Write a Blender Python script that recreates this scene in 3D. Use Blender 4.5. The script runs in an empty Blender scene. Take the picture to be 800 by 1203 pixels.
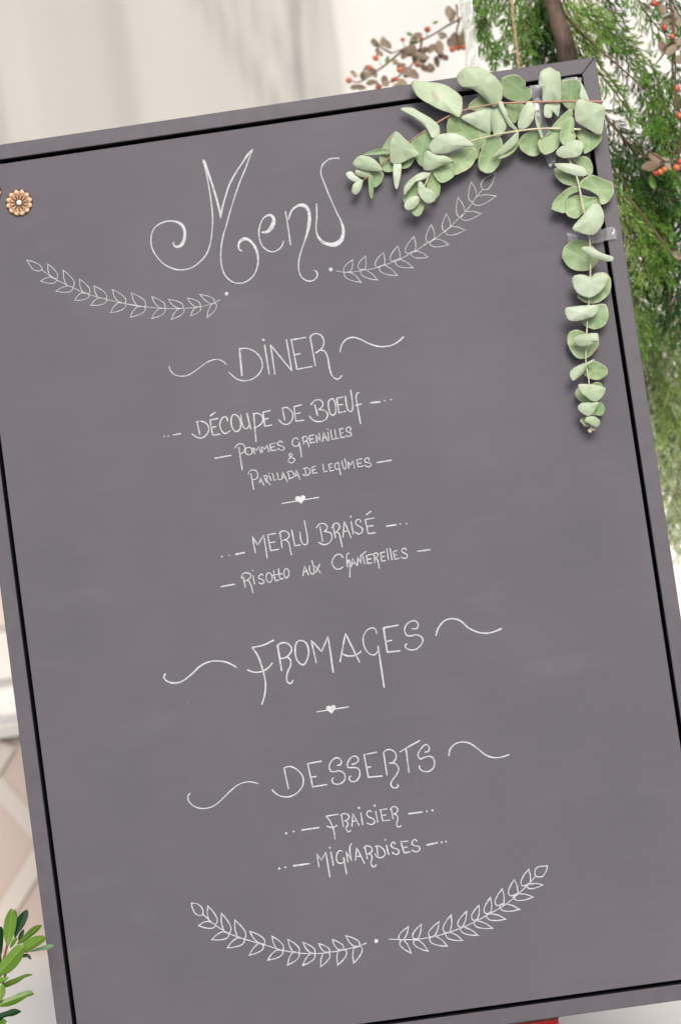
import bpy, math, random
import numpy as np
from mathutils import Vector, Matrix
random.seed(7); rng = np.random.default_rng(7)
S = bpy.context.scene
COL = S.collection
R = math.radians

# ------------------------------------------------------------------ camera
FMM = 85.0
LEAN = R(16.8)                     # the board leans back
CAM_H = 1.25
p = (-0.0821, -0.0301, 0.1416, -0.0076, -0.0548, -2.5321)
BW, BH = 0.70, 0.9894
def rod(r):
    r = np.array(r); t = np.linalg.norm(r); k = r/t
    K = np.array([[0,-k[2],k[1]],[k[2],0,-k[0]],[-k[1],k[0],0]])
    return np.eye(3)+math.sin(t)*K+(1-math.cos(t))*K@K
Rb = rod(p[:3]); Tb = np.array(p[3:])
B2W = np.array([(1,0,0),(0,math.sin(LEAN),math.cos(LEAN)),(0,-math.cos(LEAN),math.sin(LEAN))]).T
C2W = B2W @ Rb.T
CAM = np.array((0.0, 0.0, CAM_H))
BC = CAM + C2W @ Tb                # board centre (front of the frame)
BU, BV, BN = B2W[:,0], B2W[:,1], B2W[:,2]
FPX = 1203*FMM/36
cam = bpy.data.cameras.new('camera'); camo = bpy.data.objects.new('camera', cam); COL.objects.link(camo)
cam.sensor_fit = 'VERTICAL'; cam.sensor_height = 36; cam.lens = FMM
cam.clip_start = 0.05; cam.clip_end = 500
M = Matrix.Identity(4)
for i in range(3):
    for j in range(3): M[i][j] = C2W[i, j]
    M[i][3] = CAM[i]
camo.matrix_world = M
cam.dof.use_dof = True; cam.dof.focus_distance = 2.50; cam.dof.aperture_fstop = 3.4
S.camera = camo

# ------------------------------------------------------------------ sky and sun
SUN_EL, SUN_AZ = R(43), R(167)     # azimuth clockwise from +Y: behind the camera, a little right
W = bpy.data.worlds.new("World"); S.world = W; W.use_nodes = True
nt = W.node_tree; sky = nt.nodes.new('ShaderNodeTexSky'); sky.sky_type = 'NISHITA'; sky.sun_disc = False
sky.sun_elevation = SUN_EL; sky.sun_rotation = SUN_AZ
sky.air_density = 1.0; sky.dust_density = 6.0; sky.ozone_density = 1.0
bg = nt.nodes['Background']; bg.inputs['Strength'].default_value = 0.12
nt.links.new(sky.outputs[0], bg.inputs['Color'])
sd = bpy.data.lights.new('sun', 'SUN'); sd.energy = 1.7; sd.angle = R(24); sd.color = (1.0, 0.97, 0.95)
so = bpy.data.objects.new('sun', sd); COL.objects.link(so)
sdir = Vector((math.sin(SUN_AZ)*math.cos(SUN_EL), math.cos(SUN_AZ)*math.cos(SUN_EL), math.sin(SUN_EL)))
so.rotation_euler = sdir.to_track_quat('Z', 'Y').to_euler()
S.view_settings.view_transform = 'Standard'; S.view_settings.look = 'None'
S.view_settings.exposure = 0.10; S.view_settings.gamma = 1
S.render.engine = 'CYCLES'

# ------------------------------------------------------------------ helpers
def PB(x, y, n=0.0):
    """photo pixel -> world point on the plane lying n metres in front of the board's front plane"""
    d = C2W @ np.array(((x-400)/FPX, (601.5-y)/FPX, -1.0))
    o = BC + BN*n
    t = np.dot(o-CAM, BN)/np.dot(d, BN)
    return CAM + d*t
def bd(u, v, n):
    return BC + BU*u + BV*v + BN*n
def toboard(P):
    d = np.asarray(P)-BC
    return np.stack([d@BU, d@BV, d@BN], -1)
def tag(o, label=None, cat=None, group=None, kind=None):
    if label: o['label'] = label
    if cat: o['category'] = cat
    if group: o['group'] = group
    if kind: o['kind'] = kind
    return o
def empty(name, loc, label=None, cat=None, group=None):
    o = bpy.data.objects.new(name, None); COL.objects.link(o); o.location = tuple(loc)
    o.empty_display_size = 0.02
    return tag(o, label, cat, group)
def origin(o):
    v = np.zeros(3)
    while o is not None:
        v = v + np.array(o.location); o = o.parent
    return v
def mesh(name, V, F, mat, parent=None, smooth=False, attrs=None, uv=None):
    V = np.asarray(V, float)
    if parent is not None: V = V - origin(parent)
    me = bpy.data.meshes.new(name); me.from_pydata(V.tolist(), [], [tuple(f) for f in F]); me.update()
    if smooth: me.polygons.foreach_set('use_smooth', [True]*len(me.polygons))
    for k, a in (attrs or {}).items():
        at = me.attributes.new(k, 'FLOAT', 'POINT'); at.data.foreach_set('value', np.asarray(a, 'f'))
    if mat: me.materials.append(mat)
    o = bpy.data.objects.new(name, me); COL.objects.link(o)
    if parent is not None: o.parent = parent
    return o
class MB:
    def __init__(s): s.V = []; s.F = []; s.A = {}
    def add(s, V, F, **A):
        o = len(s.V); V = [tuple(v) for v in V]; s.V += V
        s.F += [tuple(i+o for i in f) for f in F]
        for k, a in A.items(): s.A.setdefault(k, []).extend(list(a) if hasattr(a, '__len__') else [a]*len(V))
    def build(s, name, mat, parent=None, smooth=False):
        return mesh(name, s.V, s.F, mat, parent, smooth, s.A)
def bevel(o, w, seg=2):
    m = o.modifiers.new('bevel', 'BEVEL'); m.width = w; m.segments = seg; m.limit_method = 'ANGLE'; m.angle_limit = R(35)
def solid(o, t, off=-1):
    m = o.modifiers.new('thickness', 'SOLIDIFY'); m.thickness = t; m.offset = off
def box(c0, c1):
    (x0,y0,z0),(x1,y1,z1) = c0, c1
    V = [(x0,y0,z0),(x1,y0,z0),(x1,y1,z0),(x0,y1,z0),(x0,y0,z1),(x1,y0,z1),(x1,y1,z1),(x0,y1,z1)]
    return V, [(0,3,2,1),(4,5,6,7),(0,1,5,4),(1,2,6,5),(2,3,7,6),(3,0,4,7)]
def tube(pts, rad, n=8, wob=0.0):
    pts = np.asarray(pts, float); rad = np.broadcast_to(np.asarray(rad, float), (len(pts),))
    T = np.gradient(pts, axis=0); T /= np.linalg.norm(T, axis=1)[:, None]+1e-12
    a = np.cross(T[0], (0.3, 0.9, 0.2)); a /= np.linalg.norm(a)
    V, F = [], []
    for i, (q, t) in enumerate(zip(pts, T)):
        a = a - t*np.dot(a, t); a /= np.linalg.norm(a); b = np.cross(t, a)
        for k in range(n):
            w = 2*math.pi*k/n; r = rad[i]*(1+wob*math.sin(3*w+i*0.9)+wob*random.uniform(-1, 1))
            V.append(q + r*(math.cos(w)*a+math.sin(w)*b))
    for i in range(len(pts)-1):
        for k in range(n):
            F.append((i*n+k, i*n+(k+1) % n, (i+1)*n+(k+1) % n, (i+1)*n+k))
    F.append(tuple(range(n-1, -1, -1))); F.append(tuple((len(pts)-1)*n+k for k in range(n)))
    return V, F
def spline(P, m=8, closed=False):
    P = np.asarray(P, float); n = len(P)
    if n < 3 and not closed: 
        t = np.linspace(0, 1, m+1)[:, None]; return P[0]*(1-t)+P[1]*t
    out = []
    for i in range(n if closed else n-1):
        if closed: a, b, c, d = P[(i-1) % n], P[i], P[(i+1) % n], P[(i+2) % n]
        else:
            b, c = P[i], P[i+1]; a = P[i-1] if i else 2*b-c; d = P[i+2] if i+2 < n else 2*c-b
        for t in np.arange(m)/m:
            out.append(0.5*((2*b)+(-a+c)*t+(2*a-5*b+4*c-d)*t*t+(-a+3*b-3*c+d)*t**3))
    if not closed: out.append(P[-1])
    return np.array(out)

# ------------------------------------------------------------------ materials
class NT:
    def __init__(s, name):
        s.m = bpy.data.materials.new(name); s.m.use_nodes = True; s.t = s.m.node_tree
        s.b = s.t.nodes['Principled BSDF']; s.out = s.t.nodes['Material Output']
    def n(s, t, **k):
        x = s.t.nodes.new(t)
        for a, v in k.items(): setattr(x, a, v)
        return x
    def l(s, a, b): s.t.links.new(a, b)
    def noise(s, scale, detail=4, rough=0.6, vec=None, stretch=None, w=None):
        if stretch is not None:
            mp = s.n('ShaderNodeMapping'); mp.inputs['Scale'].default_value = stretch
            tc = s.n('ShaderNodeTexCoord'); s.l(vec or tc.outputs['Object'], mp.inputs[0]); vec = mp.outputs[0]
        elif vec is None: vec = s.n('ShaderNodeTexCoord').outputs['Object']
        x = s.n('ShaderNodeTexNoise'); x.inputs['Scale'].default_value = scale
        x.inputs['Detail'].default_value = detail; x.inputs['Roughness'].default_value = rough
        s.l(vec, x.inputs['Vector']); return x.outputs['Fac']
    def ramp(s, fac, stops):
        x = s.n('ShaderNodeValToRGB'); e = x.color_ramp.elements
        while len(e) < len(stops): e.new(0.5)
        for i, (q, c) in enumerate(stops): e[i].position = q; e[i].color = (*c, 1)
        s.l(fac, x.inputs[0]); return x.outputs[0]
    def mix(s, fac, a, b, mode='MIX'):
        x = s.n('ShaderNodeMix', data_type='RGBA', blend_type=mode)
        if isinstance(fac, (int, float)): x.inputs[0].default_value = fac
        else: s.l(fac, x.inputs[0])
        for q, i in ((a, 6), (b, 7)):
            if isinstance(q, tuple): x.inputs[i].default_value = (*q, 1)
            else: s.l(q, x.inputs[i])
        return x.outputs[2]
    def col(s, c):
        if isinstance(c, tuple): s.b.inputs['Base Color'].default_value = (*c, 1)
        else: s.l(c, s.b.inputs['Base Color'])
    def bump(s, h, strength=0.3, dist=0.001):
        x = s.n('ShaderNodeBump'); x.inputs['Strength'].default_value = strength; x.inputs['Distance'].default_value = dist
        s.l(h, x.inputs['Height']); s.l(x.outputs[0], s.b.inputs['Normal'])
    def attr(s, name):
        return s.n('ShaderNodeAttribute', attribute_name=name).outputs['Fac']
    def objrand(s): return s.n('ShaderNodeObjectInfo').outputs['Random']
    def math(s, op, a, b=None):
        x = s.n('ShaderNodeMath', operation=op)
        for i, q in enumerate((a, b)):
            if q is None: continue
            if isinstance(q, (int, float)): x.inputs[i].default_value = q
            else: s.l(q, x.inputs[i])
        return x.outputs[0]
    def thin(s, amount):
        """let some light through a thin leaf or sheet"""
        tr = s.n('ShaderNodeBsdfTranslucent'); mx = s.n('ShaderNodeMixShader'); mx.inputs[0].default_value = amount
        bc = s.b.inputs['Base Color']
        if bc.links: s.l(bc.links[0].from_socket, tr.inputs['Color'])
        else: tr.inputs['Color'].default_value = bc.default_value
        s.l(s.b.outputs[0], mx.inputs[1]); s.l(tr.outputs[0], mx.inputs[2]); s.l(mx.outputs[0], s.out.inputs['Surface'])
        return s.m
def mk(name, c, rough=0.6, spec=0.5, var=0.0, scale=40):
    t = NT(name); t.b.inputs['Roughness'].default_value = rough; t.b.inputs['Specular IOR Level'].default_value = spec
    if var:
        f = t.noise(scale); a = tuple(x*(1-var) for x in c); b = tuple(min(1, x*(1+var)) for x in c)
        t.col(t.ramp(f, [(0.3, a), (0.7, b)]))
    else: t.col(c)
    return t
# painted board: matt grey-violet paint with faint brushed grain and rubbed chalk
t = NT('board_paint')
g1 = t.noise(1.0, 5, 0.65, stretch=(9, 60, 260)); g2 = t.noise(5, 4, 0.6); g3 = t.noise(90, 3, 0.7)
c = t.ramp(g2, [(0.3, (0.088, 0.086, 0.108)), (0.7, (0.110, 0.106, 0.130))])
c = t.mix(t.math('MULTIPLY', g1, 0.16), c, (0.19, 0.187, 0.21))
sm = t.n('ShaderNodeMapRange'); sm.inputs[1].default_value = 0.60; sm.inputs[2].default_value = 0.78
t.l(t.noise(11, 3, 0.5, stretch=(1, 1, 2.2)), sm.inputs[0])
c = t.mix(t.math('MULTIPLY', sm.outputs[0], 0.12), c, (0.20, 0.20, 0.212))
t.col(c); t.b.inputs['Roughness'].default_value = 0.62; t.b.inputs['Specular IOR Level'].default_value = 0.35
t.bump(t.math('ADD', g1, t.math('MULTIPLY', g3, 0.5)), 0.25, 0.0004)
M_board = t.m
t = NT('frame_paint'); g1 = t.noise(1.0, 4, 0.6, stretch=(60, 60, 60)); g2 = t.noise(260, 2)
t.col(t.ramp(g1, [(0.3, (0.080, 0.077, 0.098)), (0.7, (0.098, 0.093, 0.115))]))
t.b.inputs['Roughness'].default_value = 0.5; t.b.inputs['Specular IOR Level'].default_value = 0.4; t.bump(g2, 0.15, 0.0003); M_frame = t.m
M_black = mk('black_recess', (0.006, 0.006, 0.007), 0.8, 0.2).m
t = NT('chalk_ink'); f = t.noise(260, 3, 0.65)
t.col(t.ramp(f, [(0.30, (0.34, 0.35, 0.37)), (0.40, (0.47, 0.505, 0.54)), (0.60, (0.59, 0.63, 0.66))])); t.b.inputs['Roughness'].default_value = 0.75; t.bump(f, 0.2, 0.0002); M_chalk = t.m
t = NT('faint_chalk'); t.col((0.18, 0.178, 0.19)); t.b.inputs['Roughness'].default_value = 0.9; M_faint = t.m

# eucalyptus leaf: waxy bloom, faint veins, thin pinkish rim
def euc(name, base, bloom):
    t = NT(name); r = t.attr('rim'); ax = t.attr('axis'); al = t.attr('along')
    f = t.noise(38, 5, 0.65); fr_ = t.n('ShaderNodeMapRange'); t.l(f, fr_.inputs[0]); fr_.inputs[1].default_value = 0.32; fr_.inputs[2].default_value = 0.68
    c = t.mix(fr_.outputs[0], base, bloom)
    c = t.mix(t.math('MULTIPLY', t.objrand(), 0.40), c, (0.32, 0.46, 0.19))
    # side veins
    v = t.math('SINE', t.math('ADD', t.math('MULTIPLY', al, 46.0), t.math('MULTIPLY', t.math('ABSOLUTE', ax), -28.0)))
    v = t.math('MULTIPLY', t.math('POWER', t.math('MAXIMUM', v, 0.0), 8.0), 0.16)
    c = t.mix(v, c, (0.55, 0.68, 0.50))
    mid = t.n('ShaderNodeMapRange'); t.l(t.math('ABSOLUTE', ax), mid.inputs[0]); mid.inputs[1].default_value = 0.0; mid.inputs[2].default_value = 0.06; mid.inputs[3].default_value = 0.45; mid.inputs[4].default_value = 0
    c = t.mix(mid.outputs[0], c, (0.56, 0.66, 0.46))
    rim = t.n('ShaderNodeMapRange'); t.l(r, rim.inputs[0]); rim.inputs[1].default_value = 0.88; rim.inputs[2].default_value = 1.0; rim.inputs[4].default_value = 0.65
    c = t.mix(rim.outputs[0], c, (0.60, 0.58, 0.42))
    sp = t.n('ShaderNodeMapRange'); t.l(t.noise(70, 2, 0.5), sp.inputs[0]); sp.inputs[1].default_value = 0.68; sp.inputs[2].default_value = 0.76; sp.inputs[4].default_value = 0.5
    c = t.mix(sp.outputs[0], c, (0.36, 0.26, 0.14))
    t.col(c); t.b.inputs['Roughness'].default_value = 0.46; t.b.inputs['Specular IOR Level'].default_value = 0.5
    t.bump(t.math('ADD', v, t.math('MULTIPLY', f, 0.4)), 0.3, 0.0006)
    return t.thin(0.15)
M_pale = euc('eucalyptus_pale', (0.42, 0.55, 0.39), (0.64, 0.74, 0.62))
M_green = euc('eucalyptus_green', (0.22, 0.375, 0.17), (0.37, 0.51, 0.31))
M_tipleaf = euc('eucalyptus_tip', (0.55, 0.50, 0.33), (0.62, 0.56, 0.40))
M_stem = mk('eucalyptus_stem', (0.56, 0.54, 0.36), 0.6, 0.4, 0.25, 60).m
M_redstem = mk('eucalyptus_red_stem', (0.42, 0.24, 0.17), 0.6, 0.4, 0.25, 60).m
def laurel(name, a, b, rib):
    t = NT(name); ax = t.attr('axis'); al = t.attr('along'); f = t.noise(70, 3)
    c = t.mix(f, a, b)
    v = t.math('SINE', t.math('ADD', t.math('MULTIPLY', al, 60.0), t.math('MULTIPLY', t.math('ABSOLUTE', ax), -40.0)))
    v = t.math('MULTIPLY', t.math('POWER', t.math('MAXIMUM', v, 0.0), 6.0), 0.3); c = t.mix(v, c, rib)
    mid = t.n('ShaderNodeMapRange'); t.l(t.math('ABSOLUTE', ax), mid.inputs[0]); mid.inputs[1].default_value = 0.01; mid.inputs[2].default_value = 0.06; mid.inputs[3].default_value = 0.8; mid.inputs[4].default_value = 0
    c = t.mix(mid.outputs[0], c, rib)
    t.col(c); t.b.inputs['Roughness'].default_value = 0.32; t.bump(v, 0.25, 0.0006); return t.thin(0.15)
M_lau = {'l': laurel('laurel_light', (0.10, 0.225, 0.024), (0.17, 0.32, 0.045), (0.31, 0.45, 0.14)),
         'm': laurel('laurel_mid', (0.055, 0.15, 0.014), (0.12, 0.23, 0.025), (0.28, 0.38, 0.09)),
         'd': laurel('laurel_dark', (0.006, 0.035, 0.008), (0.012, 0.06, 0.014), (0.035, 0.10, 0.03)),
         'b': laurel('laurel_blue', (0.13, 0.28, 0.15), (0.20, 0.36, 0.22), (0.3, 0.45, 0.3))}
M_laustem = mk('laurel_stem', (0.20, 0.075, 0.04), 0.6, 0.4, 0.2).m
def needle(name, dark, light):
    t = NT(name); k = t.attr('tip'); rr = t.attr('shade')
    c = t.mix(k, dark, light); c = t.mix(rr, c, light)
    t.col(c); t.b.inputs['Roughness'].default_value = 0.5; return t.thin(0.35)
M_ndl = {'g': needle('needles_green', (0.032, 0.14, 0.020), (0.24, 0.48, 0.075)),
         'd': needle('needles_shaded', (0.004, 0.026, 0.008), (0.045, 0.16, 0.03)),  # dark green, deepened to paint in shade inside the foliage
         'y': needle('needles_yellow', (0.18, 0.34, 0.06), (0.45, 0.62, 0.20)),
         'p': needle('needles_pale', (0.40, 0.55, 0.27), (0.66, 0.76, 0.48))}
t = NT('conifer_bark'); f = t.noise(1, 5, 0.7, stretch=(60, 60, 14))
t.col(t.ramp(f, [(0.36, (0.025, 0.018, 0.014)), (0.62, (0.15, 0.105, 0.08))])); t.b.inputs['Roughness'].default_value = 0.85; t.bump(f, 0.8, 0.002); M_bark = t.m
M_gtwig = mk('green_twig', (0.11, 0.115, 0.04), 0.7, 0.3, 0.35).m
M_twig = mk('twig', (0.13, 0.085, 0.055), 0.8, 0.3, 0.3).m
t = NT('dry_leaf'); f = t.noise(60, 4); ax = t.attr('axis')
c = t.mix(t.objrand(), (0.22, 0.12, 0.085), (0.42, 0.32, 0.25)); c = t.mix(f, c, (0.30, 0.27, 0.19))
mid = t.n('ShaderNodeMapRange'); t.l(t.math('ABSOLUTE', ax), mid.inputs[0]); mid.inputs[2].default_value = 0.08; mid.inputs[3].default_value = 0.5; mid.inputs[4].default_value = 0
c = t.mix(mid.outputs[0], c, (0.46, 0.38, 0.28)); t.col(c); t.b.inputs['Roughness'].default_value = 0.6; M_dry = t.thin(0.2)
M_dryg = mk('green_leaf', (0.14, 0.30, 0.07), 0.5, 0.4, 0.3, 60).thin(0.2)
t = NT('berry_skin'); c = t.mix(t.objrand(), (0.50, 0.075, 0.05), (0.62, 0.20, 0.09)); t.col(c); t.b.inputs['Roughness'].default_value = 0.25; M_berry = t.m
M_sepal = mk('berry_sepal', (0.10, 0.05, 0.03), 0.8).m
# button wood
t = NT('button_wood'); hgt = t.attr('pleat'); f = t.noise(500, 3)
c = t.mix(hgt, (0.30, 0.13, 0.055), (0.78, 0.57, 0.40)); c = t.mix(t.math('MULTIPLY', f, 0.35), c, (0.50, 0.27, 0.14)); t.col(c); t.b.inputs['Roughness'].default_value = 0.5; M_wood = t.m
M_char = mk('charred_slot', (0.055, 0.022, 0.010), 0.8).m
M_gem = mk('pearl_stud', (0.80, 0.80, 0.78), 0.2, 0.6).m
# clear tape
def clear(name, tint, diff, rough, streak):
    t = NT(name); tr = t.n('ShaderNodeBsdfTransparent'); mx = t.n('ShaderNodeMixShader')
    t.col(tint); t.b.inputs['Roughness'].default_value = rough; t.b.inputs['Specular IOR Level'].default_value = 0.8
    f = t.noise(1, 4, 0.6, stretch=streak); r = t.n('ShaderNodeMapRange'); t.l(f, r.inputs[0]); r.inputs[1].default_value = 0.38; r.inputs[2].default_value = 0.66
    r.inputs[3].default_value = diff[0]; r.inputs[4].default_value = diff[1]
    t.l(r.outputs[0], mx.inputs[0]); t.l(tr.outputs[0], mx.inputs[1]); t.l(t.b.outputs[0], mx.inputs[2]); t.l(mx.outputs[0], t.out.inputs['Surface'])
    t.bump(f, 0.4, 0.002); return t.m
M_tape = clear('clear_tape', (0.36, 0.38, 0.41), (0.50, 0.80), 0.12, (12, 12, 26))
M_strip = clear('clear_plastic', (0.62, 0.66, 0.63), (0.30, 0.85), 0.25, (60, 60, 22))
M_cord = mk('jute_cord', (0.42, 0.31, 0.19), 0.85, 0.2, 0.3, 300).m

# ------------------------------------------------------------------ the setting
def WP(x, y, dist=None, z=None):
    d = C2W @ np.array(((x-400)/FPX, (601.5-y)/FPX, -1.0))
    t = (z-CAM[2])/d[2] if z is not None else dist/d[1]
    return CAM + d*t
YF = 3.10      # far edge of the pale slab strip
YW = 4.33      # the tent wall
t = NT('pale_paving'); f = t.noise(3, 5, 0.65); f2 = t.noise(90, 3, 0.7)
c = t.ramp(f, [(0.3, (0.66, 0.66, 0.635)), (0.7, (0.72, 0.715, 0.69))]); c = t.mix(t.math('MULTIPLY', f2, 0.25), c, (0.62, 0.62, 0.60))
t.col(c); t.b.inputs['Roughness'].default_value = 0.85; t.bump(f2, 0.3, 0.002); M_pave = t.m
t = NT('joint_mortar'); t.col((0.66, 0.62, 0.55)); t.b.inputs['Roughness'].default_value = 0.9; M_mortar = t.m
t = NT('rose_tile'); c = t.mix(t.objrand(), (0.60, 0.515, 0.465), (0.64, 0.55, 0.50)); f = t.noise(7, 4); c = t.mix(t.math('MULTIPLY', f, 0.7), c, (0.56, 0.46, 0.405)); t.col(c); t.b.inputs['Roughness'].default_value = 0.6; M_tile = t.m
t = NT('darkened_ground'); f = t.noise(6, 5, 0.7); t.col(t.ramp(f, [(0.3, (0.055, 0.055, 0.05)), (0.7, (0.085, 0.085, 0.075))])); t.b.inputs['Roughness'].default_value = 0.9; t.bump(f, 0.5, 0.01)  # unseen ground, darkened so less light bounces onto the lower board
V, F = box((-60, -60, -0.35), (60, 60, -0.03)); g = mesh('ground', V, F, t.m); tag(g, 'unseen ground around the pale paving, made dark to cut light bounced onto the board', kind='structure')
V, F = box((-3.4, 2.15, -0.03), (3.4, 4.6, 0.0)); g = mesh('pavement', V, F, M_pave); tag(g, 'smooth pale grey slab the board stands on', kind='structure'); bevel(g, 0.004)
M_plank = mk('pale_cladding', (0.58, 0.51, 0.46), 0.6, 0.4, 0.14, 3).m
M_plank2 = mk('white_cladding', (0.66, 0.64, 0.61), 0.6, 0.4, 0.06, 3).m
M_batten = mk('cream_batten', (0.68, 0.63, 0.58), 0.6, 0.3, 0.04, 5).m
M_rail = mk('white_painted_rail', (0.72, 0.705, 0.68), 0.45, 0.5, 0.03, 5).m
M_dark = mk('painted_shadow', (0.17, 0.125, 0.10), 0.8).m  # dark brown painted in for the shade under the rails
YP = 3.20
lp = empty('batten_panel', (-0.9, YP, 0), 'low rose beige panel with crossed white battens behind the lower left edge', 'panel')
zr = WP(10, 862, dist=YP)[2]
mesh('backing', *box((-2.4, YP, 0.0), (-0.30, YP+0.012, zr-0.0005)), M_tile, lp)
o = mesh('rail', *box((-2.42, YP-0.022, zr), (-0.28, YP+0.03, zr+0.020)), M_rail, lp); bevel(o, 0.003)
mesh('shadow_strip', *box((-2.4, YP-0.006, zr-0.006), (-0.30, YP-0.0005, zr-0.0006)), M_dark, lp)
def batten(p0, p1, layer, wd=0.026):
    p0, p1 = np.array(p0), np.array(p1); d = (p1-p0)/np.linalg.norm(p1-p0); q = np.array((-d[1], d[0]))*wd/2
    C4 = [p0+q, p0-q, p1-q, p1+q]; y0 = YP-0.0005-layer*0.0035; y1 = y0-0.003
    V = [(c[0], y0, c[1]) for c in C4]+[(c[0], y1, c[1]) for c in C4]
    o = mesh('batten', V, [(0,1,2,3),(7,6,5,4),(0,4,5,1),(1,5,6,2),(2,6,7,3),(3,7,4,0)], M_batten, lp)
A0, A1 = WP(0, 925, dist=YP), WP(35, 965, dist=YP); B0, B1 = WP(45, 1008, dist=YP), WP(12, 1062, dist=YP)
for layer, (P0, P1) in enumerate(((A0, A1), (B0, B1))):
    sl_ = (P1[2]-P0[2])/(P1[0]-P0[0])
    for k in range(-10, 5):
        xo = P0[0]+k*0.155; zt_, zb_ = zr-0.012, 0.012
        xa_, xb_ = xo+(zt_-P0[2])/sl_, xo+(zb_-P0[2])/sl_
        if max(xa_, xb_) < -0.33 and min(xa_, xb_) > -2.38: batten((xa_, zt_), (xb_, zb_), layer)
# low clad wall with a white sill rail at its foot
wl = empty('clad_wall', (0, YW+0.10, 0), 'low pale wall of horizontal boards behind the left edge of the menu board', 'wall')
zz = 0.075
for i in range(5):
    o = mesh('plank', *box((-2.6, YW+0.10, zz), (2.6, YW+0.125, zz+0.098)), (M_plank2, M_plank, M_plank2, M_plank2, M_plank)[i], wl); bevel(o, 0.004); zz += 0.104
o = mesh('rail', *box((-2.6, YW+0.02, 0.022), (2.6, YW+0.098, 0.072)), M_rail, wl); bevel(o, 0.006)
mesh('painted_shadow_strip', *box((-2.6, YW+0.035, -0.001), (2.6, YW+0.095, 0.0215)), M_dark, wl)  # solid strip, its dark colour imitates shade below the rail

# tent curtains: hanging sheets with folds, some light coming through
def curtain(x0, x1, y, z0, z1, folds, amp, mat, label, seed, crease=()):
    r = random.Random(seed); nx, nz = int((x1-x0)*150), 40
    ph = [(r.uniform(0.5, 1.6)*folds, r.uniform(0, 6.28), r.uniform(.3, 1)) for _ in range(5)]
    V = []
    for iz in range(nz+1):
        z = z0+(z1-z0)*iz/nz
        for ix in range(nx+1):
            x = x0+(x1-x0)*ix/nx
            s = x+0.06*math.sin(z*1.7+seed)*(z1-z)*0.3
            d = sum(a*math.sin(f*s+q+0.25*math.sin(2*z+q)) for f, q, a in ph)/2.2
            d = math.copysign(abs(d)**0.8, d)*amp
            for (cx, cz, cs, ca, cw) in crease:
                u = (x-cx)-(z-cz)*cs
                d -= ca*math.exp(-(u/cw)**2)
            V.append((x, y+d, z))
    F = [(iz*(nx+1)+ix, iz*(nx+1)+ix+1, (iz+1)*(nx+1)+ix+1, (iz+1)*(nx+1)+ix) for iz in range(nz) for ix in range(nx)]
    o = mesh('tent_curtain', V, F, mat, None, True); tag(o, label, 'curtain', None)
    solid(o, 0.0012); return o
def cloth(name, a, b, tr):
    t = NT(name); f = t.noise(1, 4, 0.55, stretch=(5, 5, 0.7)); f2 = t.noise(1, 3, 0.6, stretch=(1.3, 1.3, 3.0))
    c = t.mix(f, a, b); c = t.mix(t.math('MULTIPLY', f2, 0.35), c, tuple(x*0.93 for x in a))
    t.col(c); t.b.inputs['Roughness'].default_value = 0.42; t.b.inputs['Specular IOR Level'].default_value = 0.4; t.bump(f, 0.25, 0.01)
    return t.thin(tr)
M_cream = cloth('cream_sheet', (0.60, 0.60, 0.575), (0.80, 0.785, 0.755), 0.28)
M_white = cloth('white_sheet', (0.93, 0.92, 0.905), (0.97, 0.965, 0.955), 0.25)
M_beige = cloth('beige_sheet', (0.72, 0.65, 0.58), (0.84, 0.78, 0.71), 0.30)
xa = WP(395, 40, dist=YW)[0]; xl = WP(150, 60, dist=YW)[0]
curtain(-2.3, xa, YW, 0.50, 2.6, 9.0, 0.016, M_cream, 'cream translucent tent sheet hanging in soft folds behind the upper left edge of the board', 3,
        crease=((xl+0.02, 1.35, 0.02, 0.018, 0.04), (xl+0.13, 1.35, -0.45, 0.02, 0.010), (xl+0.17, 1.35, -0.6, 0.018, 0.009), (xl+0.33, 1.35, 0.1, 0.03, 0.02), (xl-0.22, 1.35, 0.02, 0.02, 0.03)))
curtain(xa-0.03, 2.4, YW+0.07, 0.02, 2.6, 8.0, 0.025, M_white, 'bright white tent sheet behind the conifer and berry twigs', 8)
# ------------------------------------------------------------------ the menu board
root = empty('menu_board', bd(0, -BH/2, -0.02), 'large leaning grey menu board in a floating frame, hand lettered in white', 'menu board')
FW, GAP, DEP = 0.0161, 0.0041, 0.036
hw, hh = BW/2, BH/2
def bpoly(pts, n0, n1):
    m = len(pts); V = [bd(u, v, n0) for u, v in pts]+[bd(u, v, n1) for u, v in pts]
    return V, [tuple(range(m, 2*m)), tuple(range(m-1, -1, -1))]+[(i, (i+1) % m, m+(i+1) % m, m+i) for i in range(m)]
iw, ih = hw-FW, hh-FW
e = 0.00025
for q, lab in (([(-hw+e, hh), (-iw+e, ih), (iw-e, ih), (hw-e, hh)], None), ([(hw, hh-e), (iw, ih-e), (iw, -ih+e), (hw, -hh+e)], None),
          ([(hw-e, -hh), (iw-e, -ih), (-iw+e, -ih), (-hw+e, -hh)], None), ([(-hw, -hh+e), (-iw, -ih+e), (-iw, ih-e), (-hw, hh-e)], None)):
    o = mesh('frame_rail', *bpoly(q, -DEP, 0), M_frame, root); bevel(o, 0.0007)
m = MB()   # black lining of the gap and backing
m.add(*bpoly([(-iw+.0003, -ih+.0003), (iw-.0003, -ih+.0003), (iw-.0003, ih-.0003), (-iw+.0003, ih-.0003)], -DEP, -DEP+0.004))
L = 0.0006
for a in (((-iw, -ih), (-iw+L, -ih), (-iw+L, ih), (-iw, ih)), ((iw-L, -ih), (iw, -ih), (iw, ih), (iw-L, ih)), ((-iw+L, ih-L), (iw-L, ih-L), (iw-L, ih), (-iw+L, ih)), ((-iw+L, -ih), (iw-L, -ih), (iw-L, -ih+L), (-iw+L, -ih+L))):
    m.add(*bpoly([(u*0.9998, v*0.9998) for u, v in a], -DEP+0.0042, -0.0022))
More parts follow.
